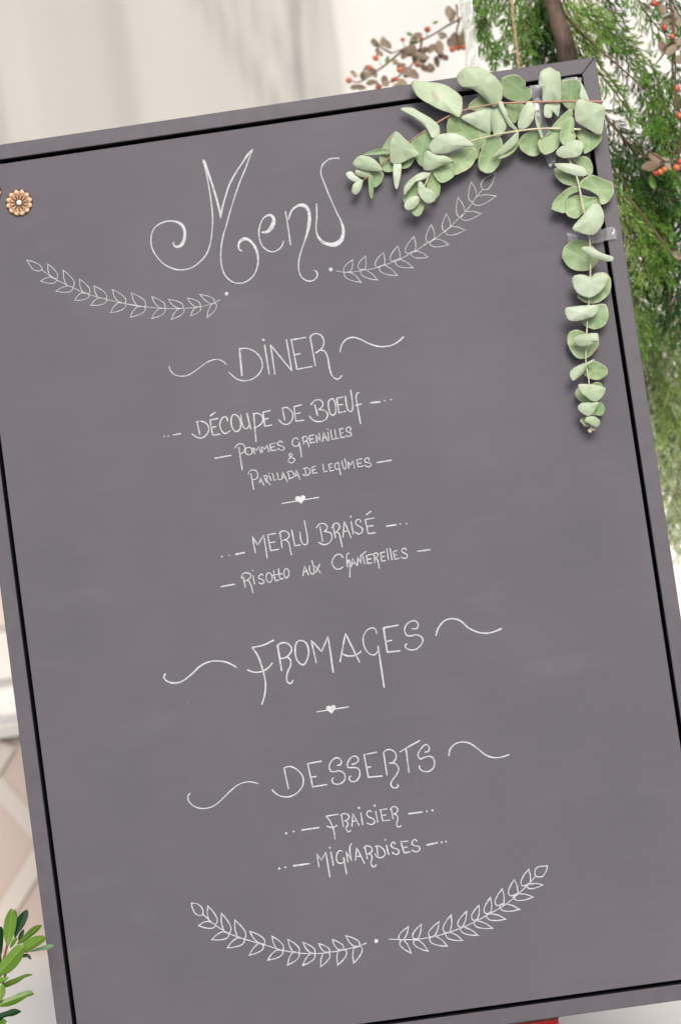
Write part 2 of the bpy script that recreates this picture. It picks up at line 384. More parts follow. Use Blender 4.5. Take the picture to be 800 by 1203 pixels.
m.build('gap_lining', M_black, root)
PN = -0.0035   # panel face
pw, ph_ = iw-GAP, ih-GAP
o = mesh('panel', *bpoly([(-pw, -ph_), (pw, -ph_), (pw, ph_), (-pw, ph_)], -0.0055, PN), M_board, root); bevel(o, 0.0006)
mesh('panel_core', *bpoly([(-pw+.0004, -ph_+.0004), (pw-.0004, -ph_+.0004), (pw-.0004, ph_-.0004), (-pw+.0004, ph_-.0004)], -DEP+0.0045, -0.0057), M_black, root)

# --- lettering -------------------------------------------------------
class Ink:
    def __init__(s): s.m = MB()
    def stroke(s, pts, w=1.6, smooth=True, closed=False, seg=5):
        """pts: photo pixels (x, y[, width]) following the pen"""
        P = np.array([(q[0], q[1], q[2] if len(q) > 2 else w) for q in pts], float)
        if smooth and (len(P) > 2): P = spline(P, seg, closed)
        else:
            out = []
            for a, b in zip(P[:-1], P[1:]):
                n = max(2, int(np.hypot(*(b-a)[:2])/4))
                for t_ in np.arange(n)/n: out.append(a*(1-t_)+b*t_)
            out.append(P[-1]); P = np.array(out)
        if closed: P = np.vstack([P, P[:1]])
        B = toboard(np.array([PB(x, y, PN) for x, y, _ in P]))[:, :2]
        wd = (P[:, 2]+0.35*np.clip(P[:, 2]-1.9, 0, 9))*0.00083*0.5
        ph1, ph2 = random.uniform(0, 6), random.uniform(0, 6)
        k = np.arange(len(P)); wd = wd*(1+0.12*np.sin(k*0.45+ph1)+0.08*np.sin(k*2.3+ph2))
        T = np.gradient(B, axis=0); T /= np.linalg.norm(T, axis=1)[:, None]+1e-12
        N = np.stack([-T[:, 1], T[:, 0]], 1)
        # round ends
        if not closed:
            def cap(i, sg):
                return [(B[i]+sg*T[i]*wd[i]*c_, wd[i]*s_) for c_, s_ in ((0.45, 0.88), (0.85, 0.5))]
            a = cap(0, -1)[::-1]; z = cap(-1, 1)
            Bs = np.vstack([[q[0] for q in a], B, [q[0] for q in z]]); ws = np.concatenate([[q[1] for q in a], wd, [q[1] for q in z]])
            N = np.vstack([N[:1], N[:1], N, N[-1:], N[-1:]])
        else: Bs, ws = B, wd
        V, F = [], []
        h0, h1 = 0.00005, 0.00028
        for b, n, r in zip(Bs, N, ws):
            for f, h in ((1, h0), (0.6, h1), (-0.6, h1), (-1, h0)):
                q = b+n*r*f; V.append(bd(q[0], q[1], PN+h))
        for i in range(len(Bs)-1):
            for j in range(3): F.append((i*4+j, (i+1)*4+j, (i+1)*4+j+1, i*4+j+1))
        s.m.add(V, F)
    def dot(s, x, y, d):
        b = toboard(PB(x, y, PN)); r = d*0.5*0.00094; V = []
        for k in range(12):
            a = k*math.pi/6; rr = r*random.uniform(.9, 1.06); V.append(bd(b[0]+rr*math.cos(a), b[1]+rr*math.sin(a), PN+0.00005))
        for k in range(12):
            a = k*math.pi/6; V.append(bd(b[0]+.7*r*math.cos(a), b[1]+.7*r*math.sin(a), PN+0.0003))
        s.m.add(V, [(k, (k+1) % 12, 12+(k+1) % 12, 12+k) for k in range(12)]+[tuple(range(12, 24))])
    def fill(s, pts):
        P = spline(pts, 3, True) if len(pts) > 4 else np.array(pts)
        c = P.mean(0); V = [PB(c[0], c[1], PN+0.0003)]+[PB(x, y, PN+0.0001) for x, y in P]
        n = len(P); s.m.add(V, [(0, 1+(i+1) % n, 1+i) for i in range(n)])
    def build(s, name, label=None):
        o = s.m.build(name, M_chalk, root)
        if label: o['label'] = label
        return o
def draw(name, label, w, *frames):
    """frames: (ox, oy, k, text); text strokes separated by ';', points 'x,y[,w]'; prefix L straight, C closed, o dot x,y,d"""
    ink = Ink()
    for ox, oy, k, txt in frames:
        for st in txt.split(';'):
            st = st.strip()
            if not st: continue
            kind = 'S'
            if st[0] in 'LCo': kind, st = st[0], st[1:]
            pts = []
            for q in st.split():
                a = [float(z) for z in q.split(',')]
                pts.append((ox+a[0]/k, oy+a[1]/k, a[2] if len(a) > 2 else w))
            if kind == 'o': ink.dot(pts[0][0], pts[0][1], pts[0][2])
            else: ink.stroke(pts, w, kind != 'L', kind == 'C')
    return ink.build(name, label)
def sprig(name, label, w, *frames):
    ink = Ink()
    for ox, oy, k, stem, tipleaf, leaves in frames:
        f = lambda s_: [(ox+float(q.split(',')[0])/k, oy+float(q.split(',')[1])/k) for q in s_.split()]
        ink.stroke(f(stem), w*0.9)
        if tipleaf: 
            tl = f(tipleaf); ink.stroke(tl+[tl[0]], w)
        for lf in leaves.split(';'):
            T_, A_, B_ = [np.array(q) for q in f(lf)]
            d = np.linalg.norm(T_-B_); mid = (A_+B_)/2
            nrm = lambda a, b: np.array((-(b-a)[1], (b-a)[0]))/(np.linalg.norm(b-a)+1e-9)
            n1 = nrm(T_, B_); n1 = n1*(1 if np.dot(n1, B_-A_) > 0 else -1)
            n2 = nrm(T_, A_); n2 = n2*(1 if np.dot(n2, A_-B_) > 0 else -1)
            c1 = T_*0.62+B_*0.38+n1*d*0.15; c2 = T_*0.2+B_*0.8+n1*d*0.19
            ink.stroke([T_+(T_-B_)*0.04, c1, c2, B_, A_], w)
            ink.stroke([T_, T_*0.5+A_*0.5+n2*d*0.06, A_], w)
    return ink.build(name, label)

draw('lettering', 'large white flourished word Menu', 1.6,
 (160,160,3.077, '135,385,1.8 140,398,2.4 155,399,3 170,385,3.4 177,355,3.4 170,327,3.2 150,311,2.6 120,307,2 90,315,1.6 65,335 55,365 57,400 75,435 105,465 150,483 195,478 230,455 258,420 272,370 277,300 272,240 262,175 250,115 242,86;'
  '455,348,2 475,345,3.4 492,325,4.2 498,302,4 488,286,3 470,289,1.8 455,305 445,335 445,365 455,395 475,413 495,418 515,410 528,395 533,380;'
  '540,273 548,320 558,392; 551,300 562,270,2 580,254,3 600,249,3.4 618,260,3.8 626,285,3.8 624,325,3.2 614,365,2.2 600,405 590,440 587,475 595,505 615,522 640,522 655,505 652,490 643,485;'
  '652,245 653,290 650,330 655,358,2 672,381,3.2 695,391,4.2 720,391,4.4 741,375,4.6 749,345,3.6 742,312,2 722,270,1.5 700,220 680,170 668,135 673,105 695,85 715,80 733,80;'
  '382,415,1.6 372,408,2.2 371,390,2.8 382,375,3.2 400,372,3.2 420,386,3 436,415,2.6 441,455,2 430,495 405,522 375,532 345,525 320,500 308,460 307,410 315,360 323,334'),
 (240,170,8, 'L0,150,2.4 30,240,2.8 75,370,2.6 115,500,2.2 145,620,2.2 155,690,1.2; 155,690,1.4 170,600,2.2 200,490,2 240,370,1.9 300,260,1.9 360,170,2 410,95,2.4 455,45,1.8; L455,45,1.8 430,110 390,220 335,350 290,480 240,640 200,790,1.5'))
sprig('drawn_sprig', 'white leaf sprig drawn left below the word Menu', 0.90,
 (20,290,5.714,'170,155 225,197 268,222 345,260 380,275 440,305 485,320 545,338 600,352 675,370 730,382 800,392','68,88 110,100 155,122 171,150 140,163 105,145',
  '210,118 225,195 268,215;313,160 335,258 378,268;423,220 440,300 485,312;520,265 545,338 600,348;643,290 680,368 728,378;162,230 228,203 268,222;267,297 345,262 378,275;392,358 435,308 485,322;500,392 548,343 603,352;632,440 680,375 730,384'),
 (150,290,5.714,'0,385 60,397 115,402 210,412 250,413 330,415 375,413 450,408 490,403 560,385 585,375 620,355',None,
  '28,312 65,395 118,398;165,337 212,408 250,410;277,355 335,412 373,410;402,345 455,403 488,400;487,322 560,383 583,375;22,470 65,402 118,405;165,480 210,415 252,415;297,485 338,418 378,415;425,462 455,410 490,405;535,472 562,388 590,378'))
sprig('drawn_sprig', 'white leaf sprig drawn right below the word Menu', 0.90,
 (380,250,6.667,'103,455 160,467 215,466 300,452 400,435 470,412 560,380 600,362 680,322 720,300 800,245',None,
  '227,370 213,460 165,465;328,340 325,445 280,440;467,315 478,405 415,425;580,265 598,360 535,380;708,190 718,297 655,320;292,543 212,468 165,470;420,525 335,450 292,452;577,490 478,410 438,428;697,428 600,365 562,382;815,345 730,300 685,320'),
 (480,190,6.667,'120,650 165,625 210,600 280,545 330,505 400,435 440,395 500,320 535,270 580,215','683,85 640,105 590,135 565,180 580,215 620,215 652,170',
  '177,495 203,600 155,630;295,412 327,505 285,545;388,283 440,390 410,435;490,163 533,265 500,315;310,648 212,603 165,635;438,535 332,508 285,550;562,405 442,392 408,438;678,268 535,272 500,320'))
for X, Y, dm in ((266.3, 345.2, 4.2), (388.5, 316.6, 4.4), (442, 1105.6, 4.4)):
    i_ = Ink(); i_.dot(X, Y, dm); i_.build('drawn_dot')
draw('flourish', 'thin white wave left of the word diner', 1.25, (190,385,5,'45,225 52,250 75,275 115,285 160,277 210,245 260,208 300,190 330,187 362,198 380,217'))
draw('flourish', 'white wave right of the word diner', 1.8, (330,375,5,'347,192,1.4 358,150,1.6 385,118 425,107 470,120 520,145 580,161 640,156 685,135 718,105'))
draw('lettering', 'white capitals DINER', 1.65,
 (190,385,5,'L457,122,2 472,280,2; 457,124,1.5 500,122,1.5 545,140,1.5 580,175,1.5 592,220,1.5 580,260,1.5 545,295,1.5 495,312,1.5 450,305,1.5 420,285,1.5 395,262,1.4; L605,103 632,273; o597,72,3.2; L640,102 665,272; L640,102 765,255; L733,72 765,255'),
 (330,375,5,'L60,118 95,295; L60,122 147,107; L82,210 113,203; L95,295 182,278; L172,105 203,273; 172,115 180,95 205,85 235,95 252,125 248,158 232,180 205,198; 232,181 258,190 275,225 283,275 297,325 320,350 343,348 356,332'))
G_ = (180,450,5.333); H_ = (320,455,5.333); F_ = (180,465,5); I_ = (270,495,8); J_ = (350,495,6.667); K_ = (250,595,6.667); L_ = (360,590,5)
M_ = (250,590,5.333); N_ = (370,590,5.333); Q_ = (280,720,6.667); R_ = (390,720,6.667); U_ = (310,870,6.667); V_ = (420,860,6.667); X_ = (375,935,8); Y_ = (320,935,8); Z_ = (430,935,8)
draw('lettering', 'white capitals DECOUPE DE BOEUF between short dashes and dots', 1.55,
 (*F_,'o67,238,1.6; o90,238,1.6; L120,230,1.7 163,223,1.7; L258,152 275,228; 255,155 285,150 315,165 328,195 315,228 285,248 255,243 230,224; L335,143 350,233; L335,143 382,133; L342,188 368,182; L350,233 392,225; L337,118,2 365,97,1.8; 438,148 432,128 415,125 398,145 393,175 403,205 422,222 443,212 452,205; C475,110 460,130 460,170 475,203 495,210 512,190 513,155 500,122'),
 (*G_,'550,200 555,245 568,280 588,285 602,265; L588,190 612,288; L630,190 645,367; 628,195 655,190 680,205 687,235 675,258 650,275 632,280; L688,183 700,272; L688,183 733,173; L695,228 720,222; L700,272 745,262'),
 (*H_,'L62,130 78,205; 62,132 90,127 115,145 130,175 120,210 95,232 65,228 42,205; L135,122 148,213; L135,122 182,110; L142,167 175,160; L148,213 197,207; L265,110 283,175; 243,108 262,85 290,78 312,90 317,110 305,130 290,140; 290,140 325,145 345,165 342,190 320,210 280,215 248,200 232,180; C372,72 352,90 352,125 362,165 380,175 397,155 395,110 385,80; L402,70 418,162; L402,70 443,60; L408,112 440,108; L418,160 458,150; 457,55 462,100 472,140 490,152 503,135 500,80 490,18; 543,35 530,38 524,60 530,100 540,160 552,228; L520,115 557,105; L615,98,1.9 672,92,2; o702,84,2; o742,78,2'))
draw('lettering', 'small white capitals POMMES GRENAILLES after a dash', 1.3,
 (*F_,'L365,367,1.6 458,350,1.6'),
 (*I_,'L85,245 118,455; 50,250 70,222 100,210 130,220 145,250 135,285 110,303 95,300; C170,245 150,265 150,295 175,315 203,305 212,275 198,250; L235,305 220,245 252,275 272,235 293,295; L308,293 298,235 330,262 350,222 368,285; L378,215 388,275; L378,215 430,203; L385,245 420,238; L388,275 438,270; 497,200 478,187 455,197 452,218 475,230 505,240 512,258 495,272 470,268 455,255; 640,170 625,155 600,165 587,195 595,225 620,235 645,225 655,205; L652,195 665,260 675,335'),
 (*J_,'L37,125 45,178; 35,130 55,118 75,130 72,148 50,160 72,162 82,180 87,200; L88,115 98,170; L88,115 125,107; L93,142 120,137; L98,170 133,163; L150,165 140,105 178,158 165,93; L195,155 200,85 232,153; L200,130 222,125; L235,85 243,148; o233,62,1.6; L255,68 268,142 290,138; L288,65 300,138 322,132; L325,62 338,128; L325,62 355,57; L332,95 352,90; L338,128 368,122; 410,75 412,52 398,45 380,55 380,75 395,85 412,90 418,108 400,120 378,112'))
draw('lettering', 'small white ampersand', 1.3, (*I_,'575,345 560,320 568,303 585,310 582,330 560,350 550,372 565,388 590,388 608,370 605,350 590,345'))
draw('lettering', 'small white capitals PARILLADA DE LEGUMES before a dash', 1.25,
 (*I_,'L200,495 225,640; 175,500 185,470 215,457 248,465 263,495 262,525 240,545 212,548; L278,580 288,530 322,602; L285,566 306,560; L325,520 345,575; 320,515 340,508 356,522 345,546 362,575 380,597; L372,515 388,555; o372,490,1.5; L402,490 418,555 440,548; L443,480 460,550 485,545; L490,545 498,478 543,568; L495,528 522,520; L548,485 562,535; 540,478 575,467 602,490 603,515 580,533 555,538; L620,520 625,455 660,545; L625,510 645,500; L708,450 715,500; 690,447 725,437 750,450 755,480 735,505 705,510 690,500'),
 (*J_,'L108,360 118,408; L108,360 140,352; L112,383 135,378; L118,408 150,402; L195,335 205,398 230,390; L240,338 252,390; L240,338 270,330; L245,362 265,358; L252,390 280,383; 322,330 305,325 290,340 290,365 305,377 325,368; L318,335 325,370 335,420; 345,310 350,345 362,372 375,365 375,330 365,295; L398,368 390,312 412,345 430,305 443,368; L460,305 472,358; L460,303 500,293; L468,332 493,325; L472,358 510,350; 560,310 553,290 535,288 522,303 530,320 560,325 573,335 568,352 545,357 525,345; L620,323,1.5 730,305,1.6'))
def heart(x, y, w, h, l0, l1, label):
    ink = Ink(); a = math.atan2(l1[1]-l0[1], l1[0]-l0[0]); pts = []
    for k in range(28):
        t_ = k*2*math.pi/28; hx = 16*math.sin(t_)**3/32*w; hy = -(13*math.cos(t_)-5*math.cos(2*t_)-2*math.cos(3*t_)-math.cos(4*t_)+2.5)/29*h
        hx *= random.uniform(.95, 1.04); pts.append((x+hx*math.cos(a)-hy*math.sin(a), y+hx*math.sin(a)+hy*math.cos(a)))
    c = (x, y); V = [PB(*c, PN+0.0003)]+[PB(px, py, PN+0.00012) for px, py in pts]; n = len(pts)
    ink.m.add(V, [(0, 1+(i+1) % n, 1+i) for i in range(n)])
    ink.stroke([l0, l1], 1.5, False); ink.build('drawn_heart', label)
heart(353.2, 587.2, 12.5, 10, (331.6, 591.5), (374.4, 584.4), 'small white heart on a dash above the braised hake')
heart(389, 833.8, 11.5, 10.5, (372.5, 836.3), (409.4, 830.5), 'small white heart on a dash above the desserts')
draw('lettering', 'white capitals MERLU BRAISE between short dashes and dots', 1.45,
 (*K_,'o73,392,2.2; o127,383,1.7; L183,375,2 247,362,2; L335,362 310,235 353,302 400,222 427,405; L430,222 455,347; L430,222 493,212; L445,285 487,278; L455,347 517,335; L530,220 543,325; 520,215 535,197 565,192 592,210 598,235 580,255 548,267; 560,264 580,268 598,292 608,340 617,378; L618,185 643,308 687,302; 683,200 688,250 703,290 725,300 742,280 738,220 717,112'),
 (*L_,'L80,145 95,230; 58,150 75,130 100,125 120,140 118,160 105,172; 105,172 140,180 150,205 138,235 105,250 72,237; L157,145 170,208; 150,150 165,125 185,125 195,145 185,165 170,178; 172,178 190,182 200,215 210,262; L215,205 222,112 262,208; L217,175 245,167; L262,115 275,187; o260,85,2.2; 320,115 310,100 293,108 290,128 310,142 328,155 325,178 305,187 285,175; L345,103 362,185; L345,103 397,93; L355,143 390,138; L362,185 405,180; L352,73,1.8 377,55,1.8; L470,141,1.7 525,133,1.8; o550,127,1.8; o587,126,1.7'))
draw('lettering', 'small white letters RISOTTO AUX CHANTERELLES between dashes', 1.35,
 (*K_,'L68,628,1.6 170,610,1.6; L240,555 255,632; 225,562 235,530 265,520 295,530 298,550 280,572 255,582; 262,580 285,587 303,625 315,675; L315,540 328,608; o313,502,1.6; 395,540 382,530 362,545 362,562 385,572 403,585 395,602 375,605 362,595; C435,520 420,540 422,575 440,595 460,585 465,550 452,525; 478,500 485,560 495,582 520,575; L465,540 505,533; 515,490 522,545 535,568 555,562; L505,533 545,527; C575,485 560,505 560,540 577,560 595,540 595,505'),
 (*M_,'L565,460 575,400 600,455; L572,438 593,432; 605,400 608,430 620,450 635,440 630,400 620,365; L640,400 675,443; L670,390 645,440'),
 (*L_,'215,325 200,308 175,310 155,335 152,365 170,390 195,393 215,380'),
 (*N_,'213,320 201,326 198,350 203,405; 203,385 211,362 218,385 218,470; L228,405 235,350 262,398; L235,385 252,380; L268,392 266,343 290,385 286,335; 283,336 300,325 318,308; L298,328 312,388; L322,335 330,385; L322,335 355,325; L325,360 350,355; L330,385 355,380; L370,325 375,378; 362,328 385,318 395,335 378,352 392,362 402,415; L410,318 418,370; L410,318 435,312; L414,343 435,340; L418,370 442,365; L450,293 460,362; L470,290 482,360; L490,310 500,358; L490,310 515,303; L495,333 512,330; L500,358 525,352; 572,302 565,290 547,293 543,308 560,320 577,330 574,348 555,352 538,344; L642,308,1.5 720,298,1.5'))
draw('flourish', 'white wave left of the word fromages', 1.9, (180,720,3.636,'52,262 46,275 60,292 90,300 125,292 165,262 205,225 250,207 300,208 330,218 355,232'))
draw('flourish', 'white wave right of the word fromages', 1.9, (380,720,3.636,'480,95 490,65 515,35 550,25 585,35 620,65 660,83 700,87 735,78 758,68'))
draw('lettering', 'white capitals FROMAGES', 1.85,
 (*Q_,'108,272 150,265 210,248 275,215; 110,272 155,340 190,440 212,530 212,610 200,670 185,715; 75,447 110,462 160,465 210,448 245,420 265,395; L308,255 340,452; 303,262 330,240 370,235 405,255 418,290 400,325 370,350 335,357; 385,345 408,370 410,410 390,455 378,500 385,540 405,553 422,545 425,530; C490,217 455,235 445,290 455,360 490,402 520,400 545,350 550,290 530,235; L612,393 570,215 652,303 702,185 720,300 743,465'),
 (*R_,'L63,382 105,162 215,385; 82,322 120,337 170,335 205,320 225,303; 348,160,1.5 340,130,1.5 310,118,1.5 270,140,1.5 245,190,1.5 248,250,1.5 275,305,1.5 315,330,1.5 345,320,1.5 358,300,1.6; L360,262 408,582; L403,118 432,308; L403,118 515,97; L420,225 470,215; L432,308 530,298; 630,125,1.5 660,125,1.6 675,95,1.6 655,65,1.6 620,65,1.6 585,90,1.6 567,130,1.6 580,170,1.6 610,182,1.6 660,172,1.6 700,190,1.6 710,220,1.6 690,260,1.6 650,288,1.6 610,290,1.6 580,275,1.6 572,257,1.6 585,243,1.6'))
draw('flourish', 'white wave left of the word desserts', 1.4, (210,860,4,'55,288 45,300 48,325 75,350 115,360 160,350 200,320 240,280 280,248 320,235 350,236 375,243'))
draw('flourish', 'white wave right of the word desserts', 1.7, (400,860,4,'508,110 515,80 540,55 575,47 610,55 645,80 680,107 715,120 755,118 790,107'))
draw('lettering', 'white capitals DESSERTS', 1.6,
 (*U_,'L158,215 193,377; 158,215 205,203 255,225 295,265 310,310 298,365 255,415 190,442 130,435 90,412 67,388; L343,182 383,363; L343,182 450,162; L367,288 408,282; L383,363 493,345; 575,195 600,188 607,165 590,140 560,137 530,160 512,200 520,235 545,245 590,238 625,255 637,290 620,325 580,343 545,335 533,310 545,293; 690,187 720,178 740,155 730,130 705,122 675,140 655,180 658,210 690,212 730,215 750,240 748,280 725,315 690,322 670,305 670,285 680,280'),
 (*V_,'L50,175 85,357; L50,178 150,158; L75,278 102,273; L85,355 190,345; L203,160 230,337; 203,162 225,142 255,138 288,155 302,190 290,225 262,245 250,243; 255,244 290,245 315,270 320,300 300,340 270,380 260,410 275,435 300,437 318,425 312,410; 333,155 400,115 485,68; L380,140 402,315; 527,157 550,153 562,130 548,103 522,103 490,140 472,180 490,210 520,200 560,190 590,205 602,240 590,285 550,310 510,305 485,285 485,265'))
draw('lettering', 'small white capitals FRAISIER between dashes and dots', 1.4,
 (*Y_,'o130,352,2.6; o200,335,2; L278,322,1.9 438,298,1.9'),
 (*X_,'L65,192 178,172; 65,192 100,235 125,290 140,340 148,405; 75,287 110,297 145,292 165,277; L208,180 228,290; 200,185 225,168 260,172 280,190 270,222 235,235; 240,236 262,245 270,270 255,300 262,330 280,338 295,325; L307,285 315,165 375,278; L312,240 355,232; L390,160 408,270; o373,113,2.6; 490,150 475,138 455,148 447,175 465,200 500,212 520,235 510,262 480,270 450,255; L530,145 550,250; o520,93,2.6; L575,130 595,235; L570,132 635,122; L590,185 625,180; L595,235 660,228; L675,120 693,215; 668,128 690,103 715,103 737,125 728,155 700,170; 705,172 730,185 738,215 728,255 730,285 750,293 770,280'),
 (*Z_,'L403,168,1.9 525,152,1.9; o570,145,2; o622,137,2.6'))
draw('lettering', 'small white capitals MIGNARDISES between dashes and dots', 1.5,
 (*Y_,'o65,683,2.6; o122,670,2; L203,658,1.9 345,637,1.9; L438,668 418,543 462,603 502,527 540,760'),
 (*X_,'L110,530 133,650; o100,488,2.2; 215,520 190,515 170,540 160,580 170,620 200,635 230,620 238,595; L228,580 257,730; L270,622 250,520 305,608; 303,605 290,540 288,480 305,448; L340,605 352,487 425,635; L348,572 392,565; L430,490 452,590; 420,490 440,472 475,475 497,500 488,530 458,545; 463,547 490,560 495,590 485,630 500,663 522,663 535,648; L540,480 552,562; 525,475 560,472 600,500 618,535 605,570 570,582 540,570 525,548; L630,465 653,552; o620,413,2'),
 (*Z_,'270,450 260,435 240,445 237,472 260,490 300,505 308,530 290,550 262,545 247,530; L325,432 358,537; L325,432 395,425; L345,487 385,482; L358,537 410,527; 475,425 460,410 440,420 430,448 450,468 490,475 505,495 490,520 460,525 430,510; L572,462,1.9 668,441,1.9; o708,436,2.2; o750,430,2.2'))
sprig('drawn_sprig', 'white leaf sprig drawn at the bottom left of the board', 1.3,
 (210,1050,3.478,'97,82 150,128 205,162 268,185 345,207 420,230 490,242 555,245 610,240 670,230 730,215 765,202','52,38 80,43 99,65 96,88 72,84 58,62',
  '120,52 125,110 150,125;175,82 185,152 205,162;230,110 240,175 268,183;292,155 325,200 350,205;382,175 400,225 425,230;447,188 465,235 490,240;508,200 535,240 555,243;573,205 595,238 615,238;628,188 650,228 672,228;683,173 715,215 738,213;83,130 122,112 150,128;137,187 180,155 205,165;200,220 240,180 268,187;290,250 325,203 345,210;365,270 400,230 425,233;445,290 465,240 490,243;507,292 537,245 555,246;580,297 590,243 613,242;650,290 650,235 680,230;715,282 715,222 742,215'))
sprig('drawn_sprig', 'white leaf sprig drawn at the bottom right of the board', 1.3,
 (430,1005,3.478,'92,342 150,344 215,342 290,328 340,313 400,292 455,265 510,235 570,200 620,158 665,115 690,88','740,42 700,48 688,68 695,86 720,85 735,62',
  '172,293 155,343 137,345;225,283 212,340 195,340;297,273 280,328 260,333;347,245 342,312 322,315;410,230 395,290 380,293;460,205 455,260 437,265;507,173 510,230 490,238;555,138 562,195 535,205;605,100 620,155 590,165;663,58 670,112 640,125;183,398 155,345 140,350;252,390 213,345 195,348;330,370 285,330 260,338;393,347 345,315 325,320;455,325 400,293 385,297;515,297 455,267 440,272;568,260 508,238 490,245;625,220 565,198 545,208;680,170 620,157 600,168;720,120 670,117 655,125'))
i_ = Ink()
for st in ([(222, 822), (226, 819), (229, 817)], [(221, 828), (221.5, 823)], [(487, 913), (488, 920), (492, 926)], [(285.5, 814), (286, 815)]): i_.stroke(st, 0.9)
o = i_.m.build('chalk_scratches', M_faint, root); o['kind'] = 'stuff'

# ------------------------------------------------------------------ red block under the board
pz = PB(597, 1203.5, -0.016)
rb_top = bd(0, -BH/2, -DEP)[2]-0.001
bx1 = PB(656.5, 1194, -0.0)[0]; bx0 = bx1-0.20; by = bd(0, -BH/2, 0)[1]
zt = bd(0, -BH/2, 0)[2]-DEP*math.sin(LEAN)-0.0015
rbk = empty('support_block', (0.5*(bx0+bx1), by+0.05, 0), 'red painted block with worn gold edge under the bottom of the menu board', 'block')
t = NT('red_paint'); f = t.noise(60, 4); t.col(t.ramp(f, [(0.3, (0.50, 0.006, 0.012)), (0.7, (0.66, 0.010, 0.018))])); t.b.inputs['Roughness'].default_value = 0.45; M_red = t.m
t = NT('worn_gold'); f = t.noise(160, 4, 0.8); t.col(t.ramp(f, [(0.48, (0.10, 0.02, 0.008)), (0.66, (0.30, 0.12, 0.03))])); t.b.inputs['Roughness'].default_value = 0.5; M_gold = t.m
o = mesh('body', *box((bx0, by+0.028, 0.0005), (bx1, by+0.17, zt-0.0027)), M_red, rbk); bevel(o, 0.002)
o = mesh('gold_rim', *box((bx0-.0006, by+0.0274, zt-0.0026), (bx1+.0006, by+0.1706, zt)), M_gold, rbk); bevel(o, 0.0012)

# ------------------------------------------------------------------ wooden flower buttons
def button(cx, cy, label, rot):
    b = toboard(PB(cx, cy, PN)); r0 = 15.4*0.00092
    e_ = empty('flower_button', bd(b[0], b[1], PN), label, 'button', 'wooden flower buttons on the board')
    def P(r, a, h): return bd(b[0]+r*math.cos(a), b[1]+r*math.sin(a), PN+h)
    NP = 12
    for k in range(NP):
        a0 = rot+2*math.pi*k/NP; hwid = math.pi/NP
        m = MB(); nr, na = 6, 8; V = []; pl = []
        for ir in range(nr+1):
            fr = 0.26+0.74*ir/nr
            for ia in range(na+1):
                s_ = -1+2*ia/na; ed = r0*(0.885+0.115*math.cos(s_*math.pi/2)**1.3)
                rr = r0*0.26+(ed-r0*0.26)*ir/nr
                hgt = 0.0018+0.0016*math.cos(s_*math.pi/2)*min(1, fr*1.2)-0.0009*(1-fr)
                hgt = hgt*(1-0.25*(ir == nr)); V.append(P(rr, a0+s_*hwid*0.97, hgt)); pl.append(min(1, 0.15+0.85*abs(math.cos(s_*math.pi/2))*fr**1.6+0.35*(fr > 0.85)))
        nb = len(V)
        for ia in range(na+1):
            s_ = -1+2*ia/na; V.append(P(r0*(0.88+0.115*math.cos(s_*math.pi/2)**0.8), a0+s_*hwid*0.97, 0.0002)); pl.append(0.1)
        F = [(i*(na+1)+j, (i+1)*(na+1)+j, (i+1)*(na+1)+j+1, i*(na+1)+j+1) for i in range(nr) for j in range(na)]
        F += [(nr*(na+1)+j, nb+j, nb+j+1, nr*(na+1)+j+1) for j in range(na)]
        mesh('petal', V, F, M_wood, e_, True, {'pleat': pl})
    m = MB()
    for k in range(NP):
        a0 = rot+2*math.pi*(k+0.5)/NP
        V = [P(r0*0.24, a0-0.15, 0.0027), P(r0*0.24, a0+0.15, 0.0027), P(r0*0.52, a0+0.055, 0.0033), P(r0*0.62, a0, 0.0036), P(r0*0.52, a0-0.055, 0.0033)]
        m.add(V, [(0, 1, 2, 3, 4)])
        for rr, hh_ in ((0.66, 0.0036),):
            a1 = a0+math.pi/NP; V = [P(r0*rr+0.0006*math.cos(q), a1+0.0006*math.sin(q)/(r0*rr), hh_+0.0003) for q in np.arange(6)*math.pi/3]; m.add(V, [tuple(range(6))])
    m.build('slots', M_char, e_)
    V = [P(r0*0.985, rot+2*math.pi*k/36, 0.0001) for k in range(36)]
    V = [P(r0*1.03, rot+2*math.pi*k/36, 0.00015) for k in range(36)]+[P(r0*1.02, rot+2*math.pi*k/36, 0.0006) for k in range(36)]
    mesh('base_disc', V, [tuple(range(36, 72))]+[(k, (k+1) % 36, 36+(k+1) % 36, 36+k) for k in range(36)], M_char, e_)
    V, F = [], []
    for i in range(5):
        f = i/4*math.pi/2
        for k in range(14): V.append(P(r0*0.215*math.cos(f*0.97), 2*math.pi*k/14, 0.0022+0.0020*math.sin(f)))
    for i in range(4):
        for k in range(14): F.append((i*14+k, i*14+(k+1) % 14, (i+1)*14+(k+1) % 14, (i+1)*14+k))
    F.append(tuple(range(56, 70))); mesh('center_stud', V, F, M_gem, e_, True)
button(23.3, 238.6, 'pale wooden flower button with white centre, whole, at the upper left of the board', R(8))
button(-13.6, 226.5, 'wooden flower button cut off by the left edge, beside the other button', R(20))

